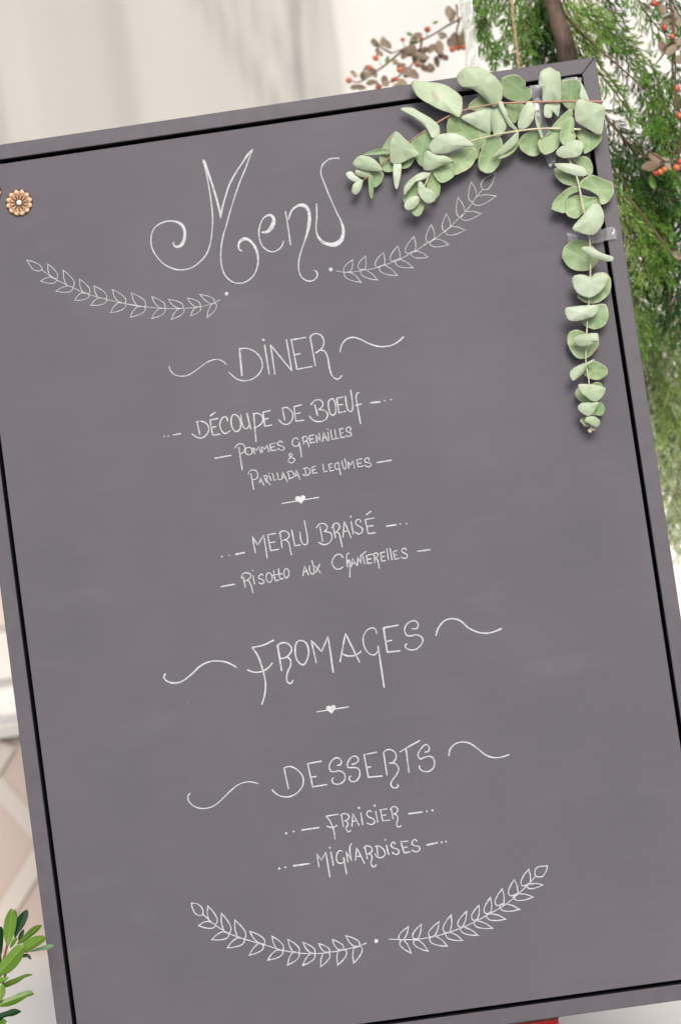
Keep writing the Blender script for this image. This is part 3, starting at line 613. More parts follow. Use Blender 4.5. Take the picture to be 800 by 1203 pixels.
# ------------------------------------------------------------------ leaves
def leaf(name, px, parent, mat, h=0.0, tilt=(0, 0), cup=0.12, fold=0.0, wave=0.0, thick=0.0006, axis=None, closed_m=5, local=None):
    """px: outline in photo pixels lying h metres in front of the board; becomes a cupped, thick blade"""
    P = spline(px, closed_m, True)
    ctr = P.mean(0); k_ = np.arange(len(P)); P = ctr+(P-ctr)*(1+0.010*np.sin(k_*0.9+random.uniform(0, 6))+0.008*np.sin(k_*1.7+random.uniform(0, 6)))[:, None]
    W_ = np.array([PB(x, y, h) for x, y in P]); c = W_.mean(0)
    D = W_-c; D2 = np.stack([D@BU, D@BV], 1)
    w_, ev = np.linalg.eigh(D2.T@D2); ax = ev[:, 1] if axis is None else np.array(axis)/np.linalg.norm(axis)
    pe = np.array((-ax[1], ax[0])); n = len(P); size = np.sqrt((D2**2).sum(1)).mean()
    half_l = np.abs(D2@ax).max(); half_w = np.abs(D2@pe).max()
    rings = [0.0, 0.3, 0.55, 0.78, 0.93, 1.0]; V, A, B, C_ = [], [], [], []
    pw_ = random.uniform(0, 6)
    for ri, r in enumerate(rings):
        for k in range(n if ri else 1):
            q = D2[k]*r if ri else np.zeros(2)
            l_, s_ = q@ax, q@pe
            z = cup*size*(r*r-0.45) + fold*abs(s_) + tilt[0]*q[0]+tilt[1]*q[1] + wave*size*math.sin(3*l_/half_l+pw_)*r*0.5 + 0.3*wave*size*math.sin(6*math.atan2(q[1], q[0]+1e-9)+pw_)*r*r
            # keep each point on its own line of sight so the outline stays put while the blade curves
            wp = c+BU*q[0]+BV*q[1]; d = wp-CAM; d /= np.linalg.norm(d); V.append(wp - d*(z/abs(np.dot(d, BN))))
            A.append(r); B.append(s_/half_w); C_.append(l_/half_l)
    F = [(0, 1+k, 1+(k+1) % n) for k in range(n)]
    for ri in range(1, len(rings)-1):
        o0 = 1+(ri-1)*n; o1 = o0+n
        F += [(o0+k, o1+k, o1+(k+1) % n, o0+(k+1) % n) for k in range(n)]
    # orient to the viewer
    a = 0.5*sum(P[k][0]*P[(k+1) % n][1]-P[(k+1) % n][0]*P[k][1] for k in range(n))
    if a > 0: F = [tuple(reversed(f)) for f in F]
    o = mesh(name, V, F, mat, parent, True, {'rim': A, 'axis': B, 'along': C_}); solid(o, thick); return o
def parse(s_): return [tuple(float(z) for z in q.split(',')) for q in s_.split()]
def fr(frame, s_): return [(frame[0]+x/frame[2], frame[1]+y/frame[2]) for x, y in parse(s_)]
e1 = (400,70,4); e2 = (560,60,4.444); e3 = (640,200,7.52); e4 = (640,350,7.08)
def ev(*rows): return rows
upper = empty('eucalyptus_sprig', PB(600, 122, 0.01), 'upper eucalyptus sprig on a reddish stem reaching furthest left across the top corner', 'eucalyptus sprig')
lower = empty('eucalyptus_sprig', PB(600, 156, 0.01), 'middle eucalyptus sprig on a pale stem, its tip just above the drawn leaf sprig', 'eucalyptus sprig')
down = empty('eucalyptus_sprig', PB(692, 300, 0.01), 'eucalyptus sprig hanging straight down inside the right side of the frame', 'eucalyptus sprig')
def stem(parent, px, mat, r0, r1, wob=0.03):
    P = spline([(x, y, h*1000) for x, y, h in px], 6); pts = [PB(x, y, h/1000) for x, y, h in P]
    o = mesh('stem', *tube(pts, np.linspace(r0, r1, len(pts)), 8, wob), mat, parent, True); return o
stem(upper, [(708,119.6,.024),(674,119,.022),(628,120,.02),(583,121.9,.018),(560,126.4,.016),(537,132,.014),(512,145,.012),(480,167,.011),(450,191,.011),(427,212,.011)], M_redstem, 0.0013, 0.0007)
stem(lower, [(682,152,.020),(640,151,.02),(607,154,.02),(580,159,.019),(552,166,.018),(530,175,.018),(510,195,.018),(500,215,.017),(493,230,.016)], M_stem, 0.0012, 0.0007)
stem(down, [(662,172,.018),(668,187,.018),(676.6,206.6,.018),(681,225,.019),(686,250.5,.020),(692,280,.017),(693,323.7,.016),(691,358,.015),(689.4,378,.015),(688,409,.015),(688,427,.014),(691.5,449,.014),(693,472,.013),(693.5,492,.012),(694.4,505,.012)], M_stem, 0.0012, 0.0006)
rows = [
 (upper,e1,'p',18,'335,100 400,105 470,112 530,140 570,180 572,220 560,270 520,255 460,232 400,200 350,160'),
 (upper,e1,'p',24,'545,90 560,55 600,35 650,35 700,60 740,95 765,140 755,190 725,225 690,200 650,160 610,135 565,125'),
 (upper,e1,'p',15,'280,230 330,225 380,250 430,280 460,310 465,350 430,370 415,340 380,300 330,265'),
 (upper,e1,'g',8,'330,395 370,350 410,330 430,370 415,420 400,490 375,500 345,450'),
 (upper,e1,'p',17,'230,400 250,350 265,338 300,370 368,440 330,465 270,490 235,480'),
 (upper,e1,'g',11,'195,420 225,370 262,338 255,400 235,445 205,445'),
 (upper,e1,'g',6,'185,450 230,440 250,490 245,525 205,525 188,490'),
 (upper,e1,'g',6.5,'275,490 340,455 345,470 320,505 290,512'),
 (upper,e1,'p',13,'250,490 283,488 285,530 270,600 258,605 248,560'),
 (upper,e1,'p',19,'58,495 75,460 110,450 160,470 198,520 150,525 90,515'),
 (upper,e1,'g',10,'108,447 160,425 225,420 232,440 170,446'),
 (upper,e1,'p',13,'70,520 100,512 140,520 135,550 100,553 72,540'),
 (upper,e1,'g',8,'140,530 190,525 203,545 185,585 155,600 140,570'),
 (upper,e1,'g',15,'133,545 150,555 152,640 140,648 133,600'),
 (upper,e1,'p',13,'25,535 50,525 72,545 102,570 70,575 40,560'),
 (upper,e1,'p',15,'65,580 105,565 95,610 75,635 52,620'),
 (upper,e1,'g',7,'500,345 505,280 530,262 570,265 620,290 655,330 655,400 640,470 600,395 560,350'),
 (upper,e1,'g',9,'600,225 625,190 655,180 690,200 710,235 650,245'),
 (upper,e1,'p',12,'565,270 630,245 700,225 740,232 735,300 700,345 655,330 600,300'),
 (upper,e2,'g',11.5,'128,150 170,125 215,128 250,160 255,190 285,200 285,240 260,262 200,265 135,230'),
 (upper,e2,'g',9,'155,280 200,270 245,280 240,320 215,360 190,375 160,330'),
 (upper,e2,'p',22,'215,360 235,300 270,262 295,275 303,320 290,365 260,400 225,408 213,390'),
 (upper,e2,'p',15,'75,290 110,275 150,300 162,370 130,440 90,440 75,380'),
 (upper,e2,'p',21,'110,272 135,265 150,320 190,380 212,412 180,402 150,365'),
 (upper,e2,'g',5,'0,250 30,240 75,290 78,400 50,425 0,405'),
 (upper,e2,'p',25,'325,130 340,100 375,85 410,100 437,130 437,265 400,260 345,270 340,210 323,180'),
 (upper,e2,'p',18,'350,290 370,270 430,270 432,300 425,340 415,335 410,310 392,308 390,340 370,350 350,335'),
 (upper,e2,'g',11,'440,160 480,148 530,150 548,190 540,220 515,300 480,305 445,270 438,210'),
 (upper,e2,'p',21,'545,165 585,255 560,262 535,240 540,200'),
 (upper,e2,'p',29,'515,270 540,250 590,265 660,285 668,320 655,420 635,437 590,415 530,380 510,350'),
 (lower,e1,'p',29,'415,400 450,360 500,345 560,352 600,380 625,405 560,420 500,440 450,445 420,430'),
 (lower,e1,'g',13,'510,450 560,425 625,410 640,450 615,500 570,530 530,540 535,490'),
 (lower,e1,'p',25,'385,500 390,450 410,428 450,448 500,455 525,480 470,500 430,520 395,520'),
 (lower,e1,'g',14,'430,520 470,500 520,478 540,510 530,550 490,575 465,575 440,545'),
 (lower,e1,'p',18,'298,600 330,560 380,530 422,535 400,560 355,575 320,600 300,640'),
 (lower,e1,'g',9,'295,650 305,600 340,568 362,580 362,640 330,662 302,672'),
 (lower,e1,'p',25,'365,580 380,575 400,600 440,625 445,660 415,677 385,660 365,625'),
 (lower,e1,'g',12,'420,540 455,555 468,600 458,642 440,650 405,600'),
 (lower,e1,'p',23,'298,690 310,660 345,640 368,645 370,670 345,700 315,708'),
 (lower,e1,'g',16,'335,710 370,665 388,655 392,690 375,730 350,735'),
 (lower,e1,'g',5,'652,325 700,345 700,380 675,410 655,415'),
 (lower,e2,'g',11,'10,560 30,500 60,450 115,445 135,490 125,570 90,625 50,638 10,610'),
 (lower,e2,'p',20,'78,555 130,500 180,450 215,420 216,455 190,500 140,535'),
 (lower,e2,'g',15,'110,562 150,530 195,490 216,452 218,480 200,515 160,548'),
 (lower,e2,'g',12,'218,480 240,440 285,420 320,415 340,450 335,500 325,540 280,548 235,520'),
 (lower,e2,'p',20,'298,270 308,330 330,400 345,445 335,457 314,405 300,340'),
 (lower,e2,'g',17,'320,470 360,440 420,360 480,305 500,315 490,350 440,400 430,480 400,525 350,540 325,510'),
 (lower,e2,'g',24,'435,430 455,370 490,340 507,360 505,420 517,440 500,480 460,493 435,470'),
 (lower,e2,'g',15,'520,440 550,405 600,430 645,435 645,470 600,515 560,535 555,490'),
 (lower,e2,'g',5.5,'15,400 60,410 62,470 20,512'),
 (down,e2,'p',27,'415,520 450,490 500,465 545,470 558,500 535,545 470,560 420,548'),
 (down,e2,'p',21,'405,590 450,585 510,590 560,610 575,645 540,655 480,640 430,620'),
 (down,e2,'g',13,'500,570 560,548 595,575 605,620 590,650 570,640 555,605'),
 (down,e2,'g',9,'408,610 470,640 530,660 560,660 520,700 460,695 415,660'),
 (down,e3,'g',16,'290,130 380,50 430,45 530,85 590,110 605,170 590,230 540,290 490,300 470,230 400,180'),
 (down,e3,'g',14,'60,330 80,270 150,200 220,150 290,140 300,175 220,210 190,270 175,375 110,365 60,345'),
 (down,e3,'g',11,'180,300 210,235 300,220 400,235 480,240 480,290 400,340 330,380 280,425 220,415 180,370'),
 (down,e3,'p',29,'240,515 330,400 410,305 450,295 490,310 520,390 515,460 460,550 400,575 330,560'),
 (down,e3,'g',8,'148,755 170,680 230,625 300,612 370,630 440,700 465,790 440,850 380,885 300,890 220,865 165,800'),
 (down,e3,'p',28,'320,695 350,675 410,680 500,730 600,765 600,795 560,808 480,790 390,755'),
 (down,e3,'p',22,'235,970 260,930 330,920 400,942 440,918 500,905 555,935 550,980 500,1060 440,1110 370,1125 290,1090 255,1040'),
 (down,e3,'g',10,'420,930 500,900 560,925 583,990 570,1080 510,1145 430,1178 340,1160 285,1095'),
 (down,e4,'p',23,'165,120 170,85 220,72 330,62 420,58 445,80 435,120 390,160 300,187 220,195 180,165'),
 (down,e4,'g',10,'305,195 360,120 430,55 495,52 518,80 525,160 490,230 420,262 350,245 310,215'),
 (down,e4,'g',9.5,'185,330 200,290 245,265 290,272 350,300 430,330 450,375 430,420 380,480 320,508 260,495 220,450 190,390'),
 (down,e4,'p',25,'232,350 270,310 330,300 390,292 435,295 445,330 440,360 405,368 370,395 310,405 260,390'),
 (down,e4,'p',19,'205,620 240,580 300,550 345,535 405,510 408,520 365,550 345,580 300,640 240,688 215,670'),
 (down,e4,'g',9,'320,625 355,580 370,540 410,525 470,550 515,590 515,630 470,672 410,682 350,660'),
 (down,e4,'p',23,'275,725 310,715 400,722 495,745 495,790 450,850 405,862 350,830 290,775'),
 (down,e4,'g',9,'250,790 270,755 310,780 370,840 370,880 310,865 265,830'),
 (down,e4,'g',10,'385,722 430,700 470,715 475,745 430,750'),
 (down,e4,'p',21,'270,910 300,875 380,870 445,870 420,920 385,975 340,980 290,945'),
 (down,e4,'g',11,'385,970 440,880 460,862 490,900 492,945 470,978 420,975'),
 (down,e4,'p',19,'330,1020 350,990 410,985 455,1020 450,1060 420,1075 370,1050'),
 (down,e4,'g',9,'290,1020 310,995 360,985 340,1020 370,1055 320,1050'),
 (down,e4,'t',12,'312,1052 345,1052 360,1068 330,1066'),
 (down,e4,'t',12,'355,1100 385,1078 410,1080 415,1100 390,1098 375,1122'),
]
MM = {'p': M_pale, 'g': M_green, 't': M_tipleaf}
for par, frm, kd, hmm, out in rows:
    big = kd == 'p'
    leaf('leaf', fr(frm, out), par, MM[kd], hmm/1000, (random.uniform(-.22, .22), random.uniform(-.10, .30)), random.uniform(-0.22, -0.06) if big else random.uniform(0.05, 0.2), 0, 0.10, 0.0006)

# ------------------------------------------------------------------ tape
def tape(px, hs, label):
    n = len(px)//2; V = []
    a, b = px[:n], px[n:][::-1]
    K = 3; A = spline([(x, y, h) for (x, y), h in zip(a, hs)], K); B = spline([(x, y, h) for (x, y), h in zip(b, hs)], K)
    m_ = 2
    for i in range(len(A)):
        for j in range(m_+1):
            q = A[i]*(1-j/m_)+B[i]*j/m_; h = q[2]+random.uniform(0, 0.0014); V.append(PB(q[0], q[1], PN+0.0006+max(0, h)))
    F = [(i*(m_+1)+j, (i+1)*(m_+1)+j, (i+1)*(m_+1)+j+1, i*(m_+1)+j+1) for i in range(len(A)-1) for j in range(m_)]
    o = mesh('tape', V, F, M_tape); tag(o, label, 'tape'); o.data.materials[0] = M_tape; return o
tape(fr(e2,'275,180 300,300 320,400 345,455 385,440 355,340 345,250 322,176'), [.004,.008,.008,.003], 'crumpled strip of clear tape between the upper leaves of the corner eucalyptus')
tape(fr(e2,'352,545 365,580 380,612 405,590 412,560 410,530'), [.001,.002,.002], 'short end of clear tape stuck on the board under the eucalyptus corner')
tape(fr(e3,'188,550 260,565 340,585 430,560 520,515 600,500 632,540 630,605 530,622 470,640 400,650 340,650 260,625 200,642'), [.0015,.004,.010,.012,.006,.005,.005], 'clear tape holding the hanging eucalyptus stem to the right rail of the frame')
tape(fr(e2,'440,150 470,140 510,135 545,140 545,165 510,160 470,165 442,172'), [.004,.004,.004,.005], 'clear tape scrap in the top right corner of the panel behind a leaf')

# ------------------------------------------------------------------ laurel bush, bottom left
z3 = (0,1040,7.38)
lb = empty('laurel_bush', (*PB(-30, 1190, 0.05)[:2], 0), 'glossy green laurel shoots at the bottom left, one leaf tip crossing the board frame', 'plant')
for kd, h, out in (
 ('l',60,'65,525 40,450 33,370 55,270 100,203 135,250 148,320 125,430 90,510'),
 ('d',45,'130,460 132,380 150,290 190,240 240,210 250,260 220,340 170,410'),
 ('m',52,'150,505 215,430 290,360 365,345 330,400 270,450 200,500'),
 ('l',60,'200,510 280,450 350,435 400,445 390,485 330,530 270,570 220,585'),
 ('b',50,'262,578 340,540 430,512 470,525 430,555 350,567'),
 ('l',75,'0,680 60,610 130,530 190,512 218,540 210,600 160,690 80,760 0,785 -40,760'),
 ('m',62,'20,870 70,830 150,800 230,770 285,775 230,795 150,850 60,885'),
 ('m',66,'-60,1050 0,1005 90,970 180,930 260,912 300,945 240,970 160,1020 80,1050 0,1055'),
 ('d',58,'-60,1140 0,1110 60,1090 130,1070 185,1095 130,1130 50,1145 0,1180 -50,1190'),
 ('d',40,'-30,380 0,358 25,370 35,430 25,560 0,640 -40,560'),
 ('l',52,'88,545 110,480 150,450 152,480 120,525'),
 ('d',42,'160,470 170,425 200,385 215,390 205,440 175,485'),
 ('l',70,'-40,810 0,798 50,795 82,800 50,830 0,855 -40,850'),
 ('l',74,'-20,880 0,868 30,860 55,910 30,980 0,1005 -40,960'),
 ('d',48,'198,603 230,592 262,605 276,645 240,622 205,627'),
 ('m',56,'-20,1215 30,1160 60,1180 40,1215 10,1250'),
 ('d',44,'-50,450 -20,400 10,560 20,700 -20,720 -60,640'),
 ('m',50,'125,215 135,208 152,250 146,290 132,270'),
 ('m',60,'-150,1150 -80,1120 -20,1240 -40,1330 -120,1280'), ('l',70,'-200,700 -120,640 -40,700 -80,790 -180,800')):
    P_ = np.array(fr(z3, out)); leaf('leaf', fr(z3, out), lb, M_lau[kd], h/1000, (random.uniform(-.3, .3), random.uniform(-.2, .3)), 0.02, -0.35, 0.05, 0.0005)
gb = np.array(lb.location)
for tip in ((9, 1110), (8, 1140), (-4, 1175), (0, 1195)):
    q = PB(*tip, 0.052); m_ = (q*0.55+gb*0.45)+np.array((-0.035, 0, 0.02))
    pts = spline([gb, gb*0.6+m_*0.4, m_, q], 6); mesh('stem', *tube(pts, np.linspace(0.004, 0.0012, len(pts)), 7, 0.05), M_laustem, lb, True)

# ------------------------------------------------------------------ conifer behind the top right corner
class Needles:
    def __init__(s): s.V = []; s.F = []; s.tip = []; s.sh = []; s.n = 0
    def add(s, base, d, L, w, shade):
        """base (n,3), d (n,3) unit, arrays L, w"""
        n = len(base); side = np.cross(d, rng.normal(size=(n, 3))); side /= np.linalg.norm(side, axis=1)[:, None]+1e-9
        mid = base+d*(L*0.45)[:, None]; tipp = base+d*L[:, None]+rng.normal(size=(n, 3))*(L*0.06)[:, None]
        V = np.stack([base, mid+side*w[:, None]*.5, tipp, mid-side*w[:, None]*.5], 1).reshape(-1, 3)
        F = (np.arange(n)[:, None]*4+np.arange(4)[None])+s.n
        s.V.append(V); s.F.append(F); s.n += 4*n
        s.tip.append(np.tile([0, .5, 1, .5], n)); s.sh.append(np.repeat(shade, 4))
    def build(s, name, mat, parent):
        if not s.V: return None
        V = np.vstack(s.V)-origin(parent); F = np.vstack(s.F); me = bpy.data.meshes.new(name)
        me.vertices.add(len(V)); me.vertices.foreach_set('co', V.ravel())
        me.loops.add(F.size); me.loops.foreach_set('vertex_index', F.ravel().astype('i'))
        me.polygons.add(len(F)); me.polygons.foreach_set('loop_start', (np.arange(len(F))*4).astype('i'))
        me.update(calc_edges=True)
        for k, a in (('tip', s.tip), ('shade', s.sh)):
            at = me.attributes.new(k, 'FLOAT', 'POINT'); at.data.foreach_set('value', np.concatenate(a).astype('f'))
        me.materials.append(mat); o = bpy.data.objects.new(name, me); COL.objects.link(o); o.parent = parent; o['kind'] = 'stuff'; return o
tq = PB(652, 20, -0.10)
con = empty('conifer_tree', (tq[0]+0.05, tq[1]+0.06, 0), 'feathery green conifer with a thin brown trunk behind the top right corner of the board', 'tree')
tr = [PB(640, -60, -0.11), PB(648, 0, -0.10), PB(660, 40, -0.10), PB(667, 75, -0.11), PB(680, 200, -0.16)]
g0 = np.array(con.location); tr += [np.array((tr[-1][0]+0.02, g0[1]+0.03, 0.55)), g0]
pts = spline(tr, 8); mesh('trunk', *tube(pts, np.linspace(0.0080, 0.015, len(pts)), 12, 0.06), M_bark, con, True)
def frond(px, kind, nsh=26, sl=(0.03, 0.06), wood=0.0011, spread=0.75, dens=1.0, droop=0.35, wscale=1.0):
    P = spline([PB(x, y, -d) for x, y, d in px], 10)
    seg = np.linalg.norm(np.diff(P, axis=0), axis=1); cum = np.concatenate([[0], np.cumsum(seg)]); Lt = cum[-1]
    def at(s_):
        i = min(len(P)-2, int(np.searchsorted(cum, s_)-1)); i = max(i, 0); f = (s_-cum[i])/(seg[i]+1e-9)
        t_ = P[i+1]-P[i]; return P[i]+t_*f, t_/np.linalg.norm(t_)
    br = mesh('branch', *tube(P, np.linspace(wood, wood*0.35, len(P)), 6, 0.08), M_gtwig, con, True)
    nd = Needles(); tw = MB()
    def needlerow(Q, L0, sh):
        seg_ = np.linalg.norm(np.diff(Q, axis=0), axis=1).sum(); n = int(seg_/0.0011*dens)+2
        u = np.sort(rng.uniform(0.02, 1, n))*(len(Q)-1); i = np.minimum(u.astype(int), len(Q)-2); f = (u-i)[:, None]
        b = Q[i]*(1-f)+Q[i+1]*f; T = Q[i+1]-Q[i]; T /= np.linalg.norm(T, axis=1)[:, None]
        r = rng.normal(size=(n, 3)); r -= T*(r*T).sum(1)[:, None]; r /= np.linalg.norm(r, axis=1)[:, None]
        d = T*0.93+r*0.36; d /= np.linalg.norm(d, axis=1)[:, None]
        taper = 1-0.45*(u/(len(Q)-1))
        nd.add(b, d, L0*taper*rng.uniform(.7, 1.2, n), np.full(n, 0.00105*wscale)*rng.uniform(.8, 1.2, n), np.full(n, sh)*rng.uniform(.5, 1.3, n))
    for k in range(nsh):
        s_ = Lt*(0.05+0.93*(k+random.random())/nsh); c, T = at(s_); sg = 1 if k % 2 else -1
        sd = np.cross(T, BN); sd /= np.linalg.norm(sd); out = sd*sg*random.uniform(.5, 1)+BN*random.uniform(-.6, .6)
        L = 1.25*random.uniform(*sl)*(1-0.45*s_/Lt); d0 = T*1.0+out*spread; d0 /= np.linalg.norm(d0)
        Q = []; q = c.copy(); d = d0.copy(); st = L/7
        for j in range(8):
            Q.append(q.copy()); q = q+d*st; d = d+np.array((0, 0, -droop*0.16))+rng.normal(size=3)*0.05; d /= np.linalg.norm(d)
        Q = np.array(Q); sh = random.uniform(0, .5); needlerow(Q, 0.0110, sh)
        tw.add(*tube(Q[::2], np.linspace(0.0006, 0.0003, 4), 4))
        for j in range(random.randint(2, 4)):      # side shoots of the shoot
            i0 = random.randint(1, 5); dd = (Q[i0+1]-Q[i0]); dd /= np.linalg.norm(dd); o2 = np.cross(dd, BN)*random.choice((-1, 1))+BN*random.uniform(-.5, .5)
            d = dd+o2*0.6; d /= np.linalg.norm(d); q = Q[i0].copy(); Q2 = []
            for jj in range(5): Q2.append(q.copy()); q = q+d*L*0.1; d = d+np.array((0, 0, -droop*0.1)); d /= np.linalg.norm(d)
            needlerow(np.array(Q2), 0.0095, sh+.15)
    needlerow(P, 0.009, 0.2)
    tw.build('twigs', M_twig, br)['kind'] = 'stuff'
    nd.build('needles', M_ndl[kind], br)
# left of and above the corner (bright green, hanging)
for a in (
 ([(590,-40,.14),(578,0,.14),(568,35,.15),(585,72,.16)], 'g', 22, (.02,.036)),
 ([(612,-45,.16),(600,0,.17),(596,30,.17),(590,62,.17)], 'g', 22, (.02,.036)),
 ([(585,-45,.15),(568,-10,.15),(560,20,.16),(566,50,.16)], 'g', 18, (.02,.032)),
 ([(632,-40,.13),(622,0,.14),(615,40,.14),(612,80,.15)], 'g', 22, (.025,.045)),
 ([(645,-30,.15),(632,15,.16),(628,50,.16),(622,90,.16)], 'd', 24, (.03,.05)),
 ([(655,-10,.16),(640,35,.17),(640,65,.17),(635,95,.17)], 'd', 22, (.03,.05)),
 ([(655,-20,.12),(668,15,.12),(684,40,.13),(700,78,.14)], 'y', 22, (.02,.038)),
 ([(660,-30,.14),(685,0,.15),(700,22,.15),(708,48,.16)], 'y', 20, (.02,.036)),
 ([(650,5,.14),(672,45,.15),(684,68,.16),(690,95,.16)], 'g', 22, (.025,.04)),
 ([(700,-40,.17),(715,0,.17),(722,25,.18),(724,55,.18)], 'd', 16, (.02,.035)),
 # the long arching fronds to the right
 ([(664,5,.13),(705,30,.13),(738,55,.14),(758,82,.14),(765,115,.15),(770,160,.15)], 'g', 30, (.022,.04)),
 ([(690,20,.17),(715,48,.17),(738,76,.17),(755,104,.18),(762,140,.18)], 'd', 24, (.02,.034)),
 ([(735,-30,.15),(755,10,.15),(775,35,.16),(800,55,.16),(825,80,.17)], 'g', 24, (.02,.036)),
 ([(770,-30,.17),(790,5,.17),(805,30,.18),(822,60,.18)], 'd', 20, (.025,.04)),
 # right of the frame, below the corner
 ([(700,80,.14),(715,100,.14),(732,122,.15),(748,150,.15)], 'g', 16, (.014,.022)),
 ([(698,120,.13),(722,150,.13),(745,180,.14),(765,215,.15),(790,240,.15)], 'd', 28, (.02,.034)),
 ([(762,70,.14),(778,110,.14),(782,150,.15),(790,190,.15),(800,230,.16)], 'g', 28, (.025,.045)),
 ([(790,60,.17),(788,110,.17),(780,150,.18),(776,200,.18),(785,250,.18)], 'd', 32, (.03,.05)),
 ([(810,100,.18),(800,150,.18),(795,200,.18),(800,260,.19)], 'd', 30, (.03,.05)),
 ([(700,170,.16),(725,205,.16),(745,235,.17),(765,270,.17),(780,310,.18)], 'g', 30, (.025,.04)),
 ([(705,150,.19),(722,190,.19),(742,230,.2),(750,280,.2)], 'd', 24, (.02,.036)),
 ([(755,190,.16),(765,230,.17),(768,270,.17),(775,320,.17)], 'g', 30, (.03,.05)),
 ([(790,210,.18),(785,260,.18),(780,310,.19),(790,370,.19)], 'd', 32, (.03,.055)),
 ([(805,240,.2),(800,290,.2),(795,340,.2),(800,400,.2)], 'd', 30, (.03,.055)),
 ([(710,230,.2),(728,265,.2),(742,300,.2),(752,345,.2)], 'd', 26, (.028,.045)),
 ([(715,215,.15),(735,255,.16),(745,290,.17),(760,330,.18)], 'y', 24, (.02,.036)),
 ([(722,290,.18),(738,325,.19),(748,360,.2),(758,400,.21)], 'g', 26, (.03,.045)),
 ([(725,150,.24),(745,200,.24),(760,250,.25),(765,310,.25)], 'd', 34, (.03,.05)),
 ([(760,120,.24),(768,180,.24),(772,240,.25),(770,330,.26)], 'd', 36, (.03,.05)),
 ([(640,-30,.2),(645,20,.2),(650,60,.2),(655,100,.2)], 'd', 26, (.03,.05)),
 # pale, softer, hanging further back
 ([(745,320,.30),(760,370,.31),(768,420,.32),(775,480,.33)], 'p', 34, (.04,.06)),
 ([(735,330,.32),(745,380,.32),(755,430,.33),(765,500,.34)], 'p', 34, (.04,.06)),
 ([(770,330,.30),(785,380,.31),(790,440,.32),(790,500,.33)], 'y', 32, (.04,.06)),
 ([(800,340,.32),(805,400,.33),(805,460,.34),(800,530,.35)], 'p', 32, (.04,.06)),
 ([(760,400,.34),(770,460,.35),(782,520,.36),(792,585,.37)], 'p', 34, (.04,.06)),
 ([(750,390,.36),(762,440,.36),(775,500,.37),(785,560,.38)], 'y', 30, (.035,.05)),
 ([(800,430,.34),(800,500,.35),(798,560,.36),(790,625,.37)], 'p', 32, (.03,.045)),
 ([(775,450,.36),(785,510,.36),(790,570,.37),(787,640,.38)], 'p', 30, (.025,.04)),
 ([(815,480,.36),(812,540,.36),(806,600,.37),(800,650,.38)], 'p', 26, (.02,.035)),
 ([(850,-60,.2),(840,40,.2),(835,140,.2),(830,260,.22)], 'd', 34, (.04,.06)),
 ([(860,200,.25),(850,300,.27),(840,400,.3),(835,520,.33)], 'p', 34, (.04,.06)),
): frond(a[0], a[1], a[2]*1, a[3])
# bare thin twigs
for px in ([(655,8,.12),(700,55,.12),(735,85,.13),(756,105,.13)], [(700,125,.13),(730,160,.13),(755,182,.14),(772,190,.14)], [(672,20,.15),(655,60,.15),(640,78,.16)], [(735,230,.13),(760,260,.13),(790,300,.13),(812,320,.13)], [(700,70,.16),(735,120,.16),(740,150,.17)]):
    P = spline([PB(x, y, -d) for x, y, d in px], 6); mesh('twig', *tube(P, np.linspace(0.0014, 0.0008, len(P)), 6, 0.1), M_twig, con, True)

# ------------------------------------------------------------------ berry twigs
def ico(c, r, n=8, flat=1.0):
    V, F = [], []
    for i in range(1, n):
        a = math.pi*i/n
        for k in range(12):
            b = 2*math.pi*k/12; V.append((c[0]+r*math.sin(a)*math.cos(b), c[1]+r*math.sin(a)*math.sin(b), c[2]+r*flat*math.cos(a)))
    for i in range(n-2):
        for k in range(12): F.append((i*12+k, (i+1)*12+k, (i+1)*12+(k+1) % 12, i*12+(k+1) % 12))
    F.append(tuple(range(11, -1, -1))[::-1]); F.append(tuple((n-2)*12+k for k in range(12))[::-1])
    return V, F
def oval(cx, cy, l, w, ang):
    a = math.radians(ang); out = []
    for t_, s_ in ((1, 0), (.55, .75), (0, 1), (-.55, .8), (-1, 0), (-.55, -.8), (0, -1), (.55, -.75)):
        x, y = t_*l/2, s_*w/2; out.append((cx+x*math.cos(a)-y*math.sin(a), cy+x*math.sin(a)+y*math.cos(a)))
    return out
def berrybranch(label, stems, leaves, berries, dep):
    e_ = empty('berry_twig', PB(*stems[0][-1], -dep), label, 'twig')
    SP = []
    for s_ in stems:
        P = spline([PB(x, y, -dep-0.006*math.sin(i)) for i, (x, y) in enumerate(s_)], 6); SP.append(P)
        mesh('twig', *tube(P, np.linspace(0.0014, 0.0007, len(P)), 6, 0.1), M_twig, e_, True)
    allP = np.vstack(SP)
    def nearest(q): return allP[np.argmin(((allP-q)**2).sum(1))]
    for (x, y, l, w, a, kd) in leaves:
        dd = dep+random.uniform(-.02, .02); leaf('leaf', oval(x, y, l, w, a), e_, M_dryg if kd else M_dry, -dd, (random.uniform(-.6, .6), random.uniform(-.6, .6)), random.uniform(-.1, .25), random.uniform(-.4, .2), .2, 0.0004, closed_m=2)
    for (x, y, d) in berries:
        c = PB(x, y, -dep+random.uniform(-.01, .012)); r = d*0.5*0.00096
        b = mesh('berry', *ico(c, r, 8, 0.93), M_berry, e_, True); mesh('sepal', *ico(c+np.array((0.2*r, -0.3*r, -0.9*r)), r*0.22, 4, .6), M_sepal, b, True)
        n_ = nearest(c); mid = (c+n_)/2+np.array((0, 0, 0.003)); P = spline([c+np.array((0, 0, r*.8)), mid, n_], 4); mesh('stalk', *tube(P, 0.0004, 4), M_twig, e_, True)
gfr = lambda L_: [(400+x/4, y/4) for x, y in L_]
bl = []
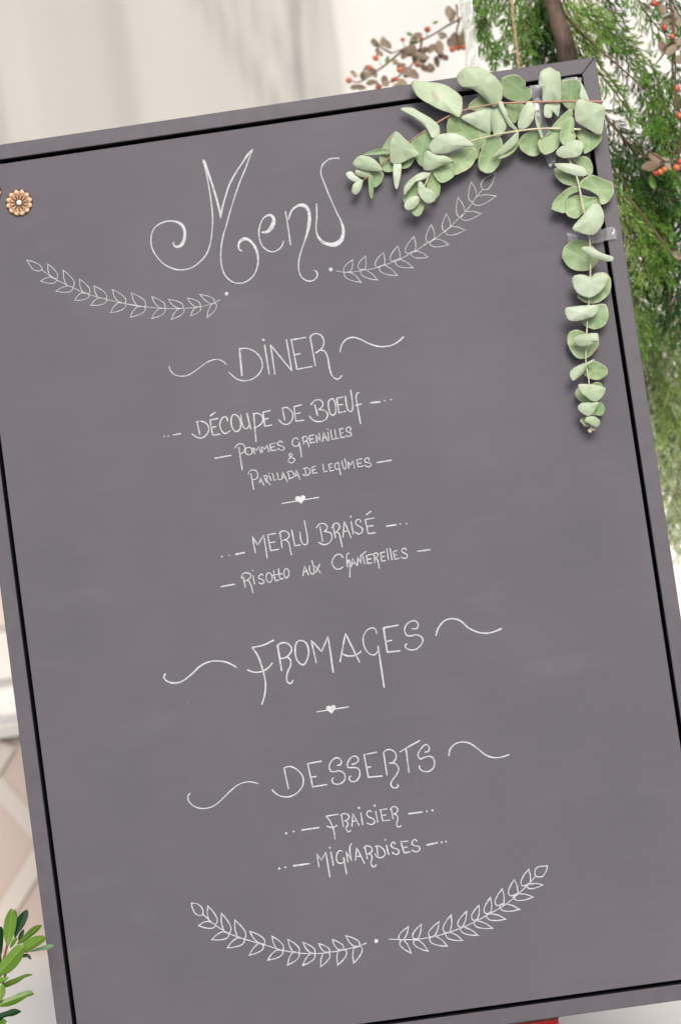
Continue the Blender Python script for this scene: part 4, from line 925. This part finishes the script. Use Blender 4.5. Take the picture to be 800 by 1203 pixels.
for (x, y, l, w, a, k) in ((510,58,70,46,80,0),(165,205,60,32,35,0),(217,207,62,36,45,0),(175,243,44,26,80,0),(345,190,70,34,-50,1),(362,165,50,30,-10,0),(325,160,36,18,20,1),(300,258,50,34,-60,0),(340,235,66,40,85,0),
   (382,262,80,44,60,0),(425,228,56,34,-60,0),(465,222,76,44,80,0),(452,290,60,30,80,0),(472,262,44,34,60,0),(325,338,80,46,10,0),(350,352,50,36,50,0),(395,320,54,34,30,0),(380,290,46,34,-20,0),(102,358,40,26,80,0),(92,410,62,28,8,0),
   (143,387,56,30,-15,0),(155,340,60,34,60,0),(208,380,58,38,80,0),(219,280,40,20,-70,1),(262,297,40,20,5,0),(290,388,60,38,30,0),(540,190,84,60,80,0),(575,180,70,44,95,0),(285,310,50,30,-20,0),(350,270,60,34,100,0),(445,105,30,16,-20,1),(68,352,30,22,30,0),(120,320,36,22,-60,0),(480,165,50,30,20,0)):
    bl.append((400+x/4, y/4, l/4*0.95, w/4*0.9, a, k))
bl += [(x+random.uniform(-7, 7), y+random.uniform(-5, 6), l*random.uniform(.6, .95), w*random.uniform(.6, 1), a+random.uniform(-50, 50), 0) for x, y, l, w, a, k in list(bl) if not k]
berrybranch('berry twig with brown leaves behind the top rail, left of the plastic strip',
 [gfr([(600,60),(560,88),(500,122),(430,165),(380,190),(300,228),(240,250)]), gfr([(300,228),(230,290),(160,340),(90,385),(45,378)]), gfr([(380,190),(370,250),(330,310),(250,375),(180,410)]), gfr([(560,88),(545,150),(550,215)]), gfr([(240,250),(200,230),(165,205)]), gfr([(545,20),(548,60),(552,110)])],
 bl, [(400+x/4, y/4, 8) for x, y in ((40,377),(165,272),(135,318),(178,412),(278,328),(362,303),(525,232),(550,224),(575,222),(408,138))]+[(400+x/4, y/4, 6) for x, y in ((245,378),(262,372),(292,186),(380,183))], 0.28)
hf = lambda x, y: (640+x/5, y/5)
br_l = [(*hf(x, y), l/5, w/5, a, k) for x, y, l, w, a, k in ((690,55,70,45,70,0),(722,112,90,44,-25,0),(760,92,60,40,20,0),(662,28,50,40,10,0),(700,150,50,30,30,0),(690,275,80,50,60,0),(740,292,90,46,-40,0),(785,350,60,44,80,0),(600,40,50,26,30,0),(755,170,60,34,60,0),(790,240,60,40,-60,0),(790,130,50,50,0,0),(730,250,50,30,20,1))]
br_l += [(771,187,24,11,35,0),(764,195,24,12,-10,0),(766,214,18,8,75,1),(783,192,18,7,60,0),(790,55,16,10,20,0),(795,300,14,8,40,0)]
berrybranch('berry twig with red berries hanging in the conifer at the right edge',
 [[(775,-20),(789,10),(791,45),(793,80),(792,110),(791,140)], [(791,45),(780,62),(770,75)], [(793,110),(800,150),(795,190),(783,190),(765,180),(745,165)], [(789,10),(775,8),(768,4)]],
 br_l, [(768,4,8),(780,32,7.5),(789,43,7),(794,104,9),(798,136,9),(770.5,204,7),(775,202,8),(780,199,7),(794,197,9),(799,190,8)], 0.12)

# ------------------------------------------------------------------ clear strip and cord
V = []
for i in range(25):
    y = -60+i*(170/24)
    for j in range(5):
        x = 541+(y*0.075)+j*3.7+1.2*math.sin(i*.5); V.append(PB(x, y, -0.065-0.002*math.sin(i*.7+j)-0.0015*(j % 2)))
F = [(i*5+j, i*5+j+1, (i+1)*5+j+1, (i+1)*5+j) for i in range(24) for j in range(4)]
o = mesh('plastic_strip', V, F, M_strip, None, True); tag(o, 'clear plastic strip hanging behind the top rail right of the brown berry twig', 'plastic strip'); solid(o, 0.0004)
P = np.array([PB(596+(y+40)*0.11, y, -0.085) for y in np.linspace(-60, 110, 60)]); m = MB()
for s_ in range(2):
    Q = P+np.array([(0.0011*math.cos(i*0.9+s_*math.pi), 0.0011*math.sin(i*0.9+s_*math.pi), 0) for i in range(len(P))]); m.add(*tube(Q, 0.0012, 6))
o = m.build('cord', M_cord, None, True); tag(o, 'thin twisted brown cord hanging among green needles above the board', 'cord')
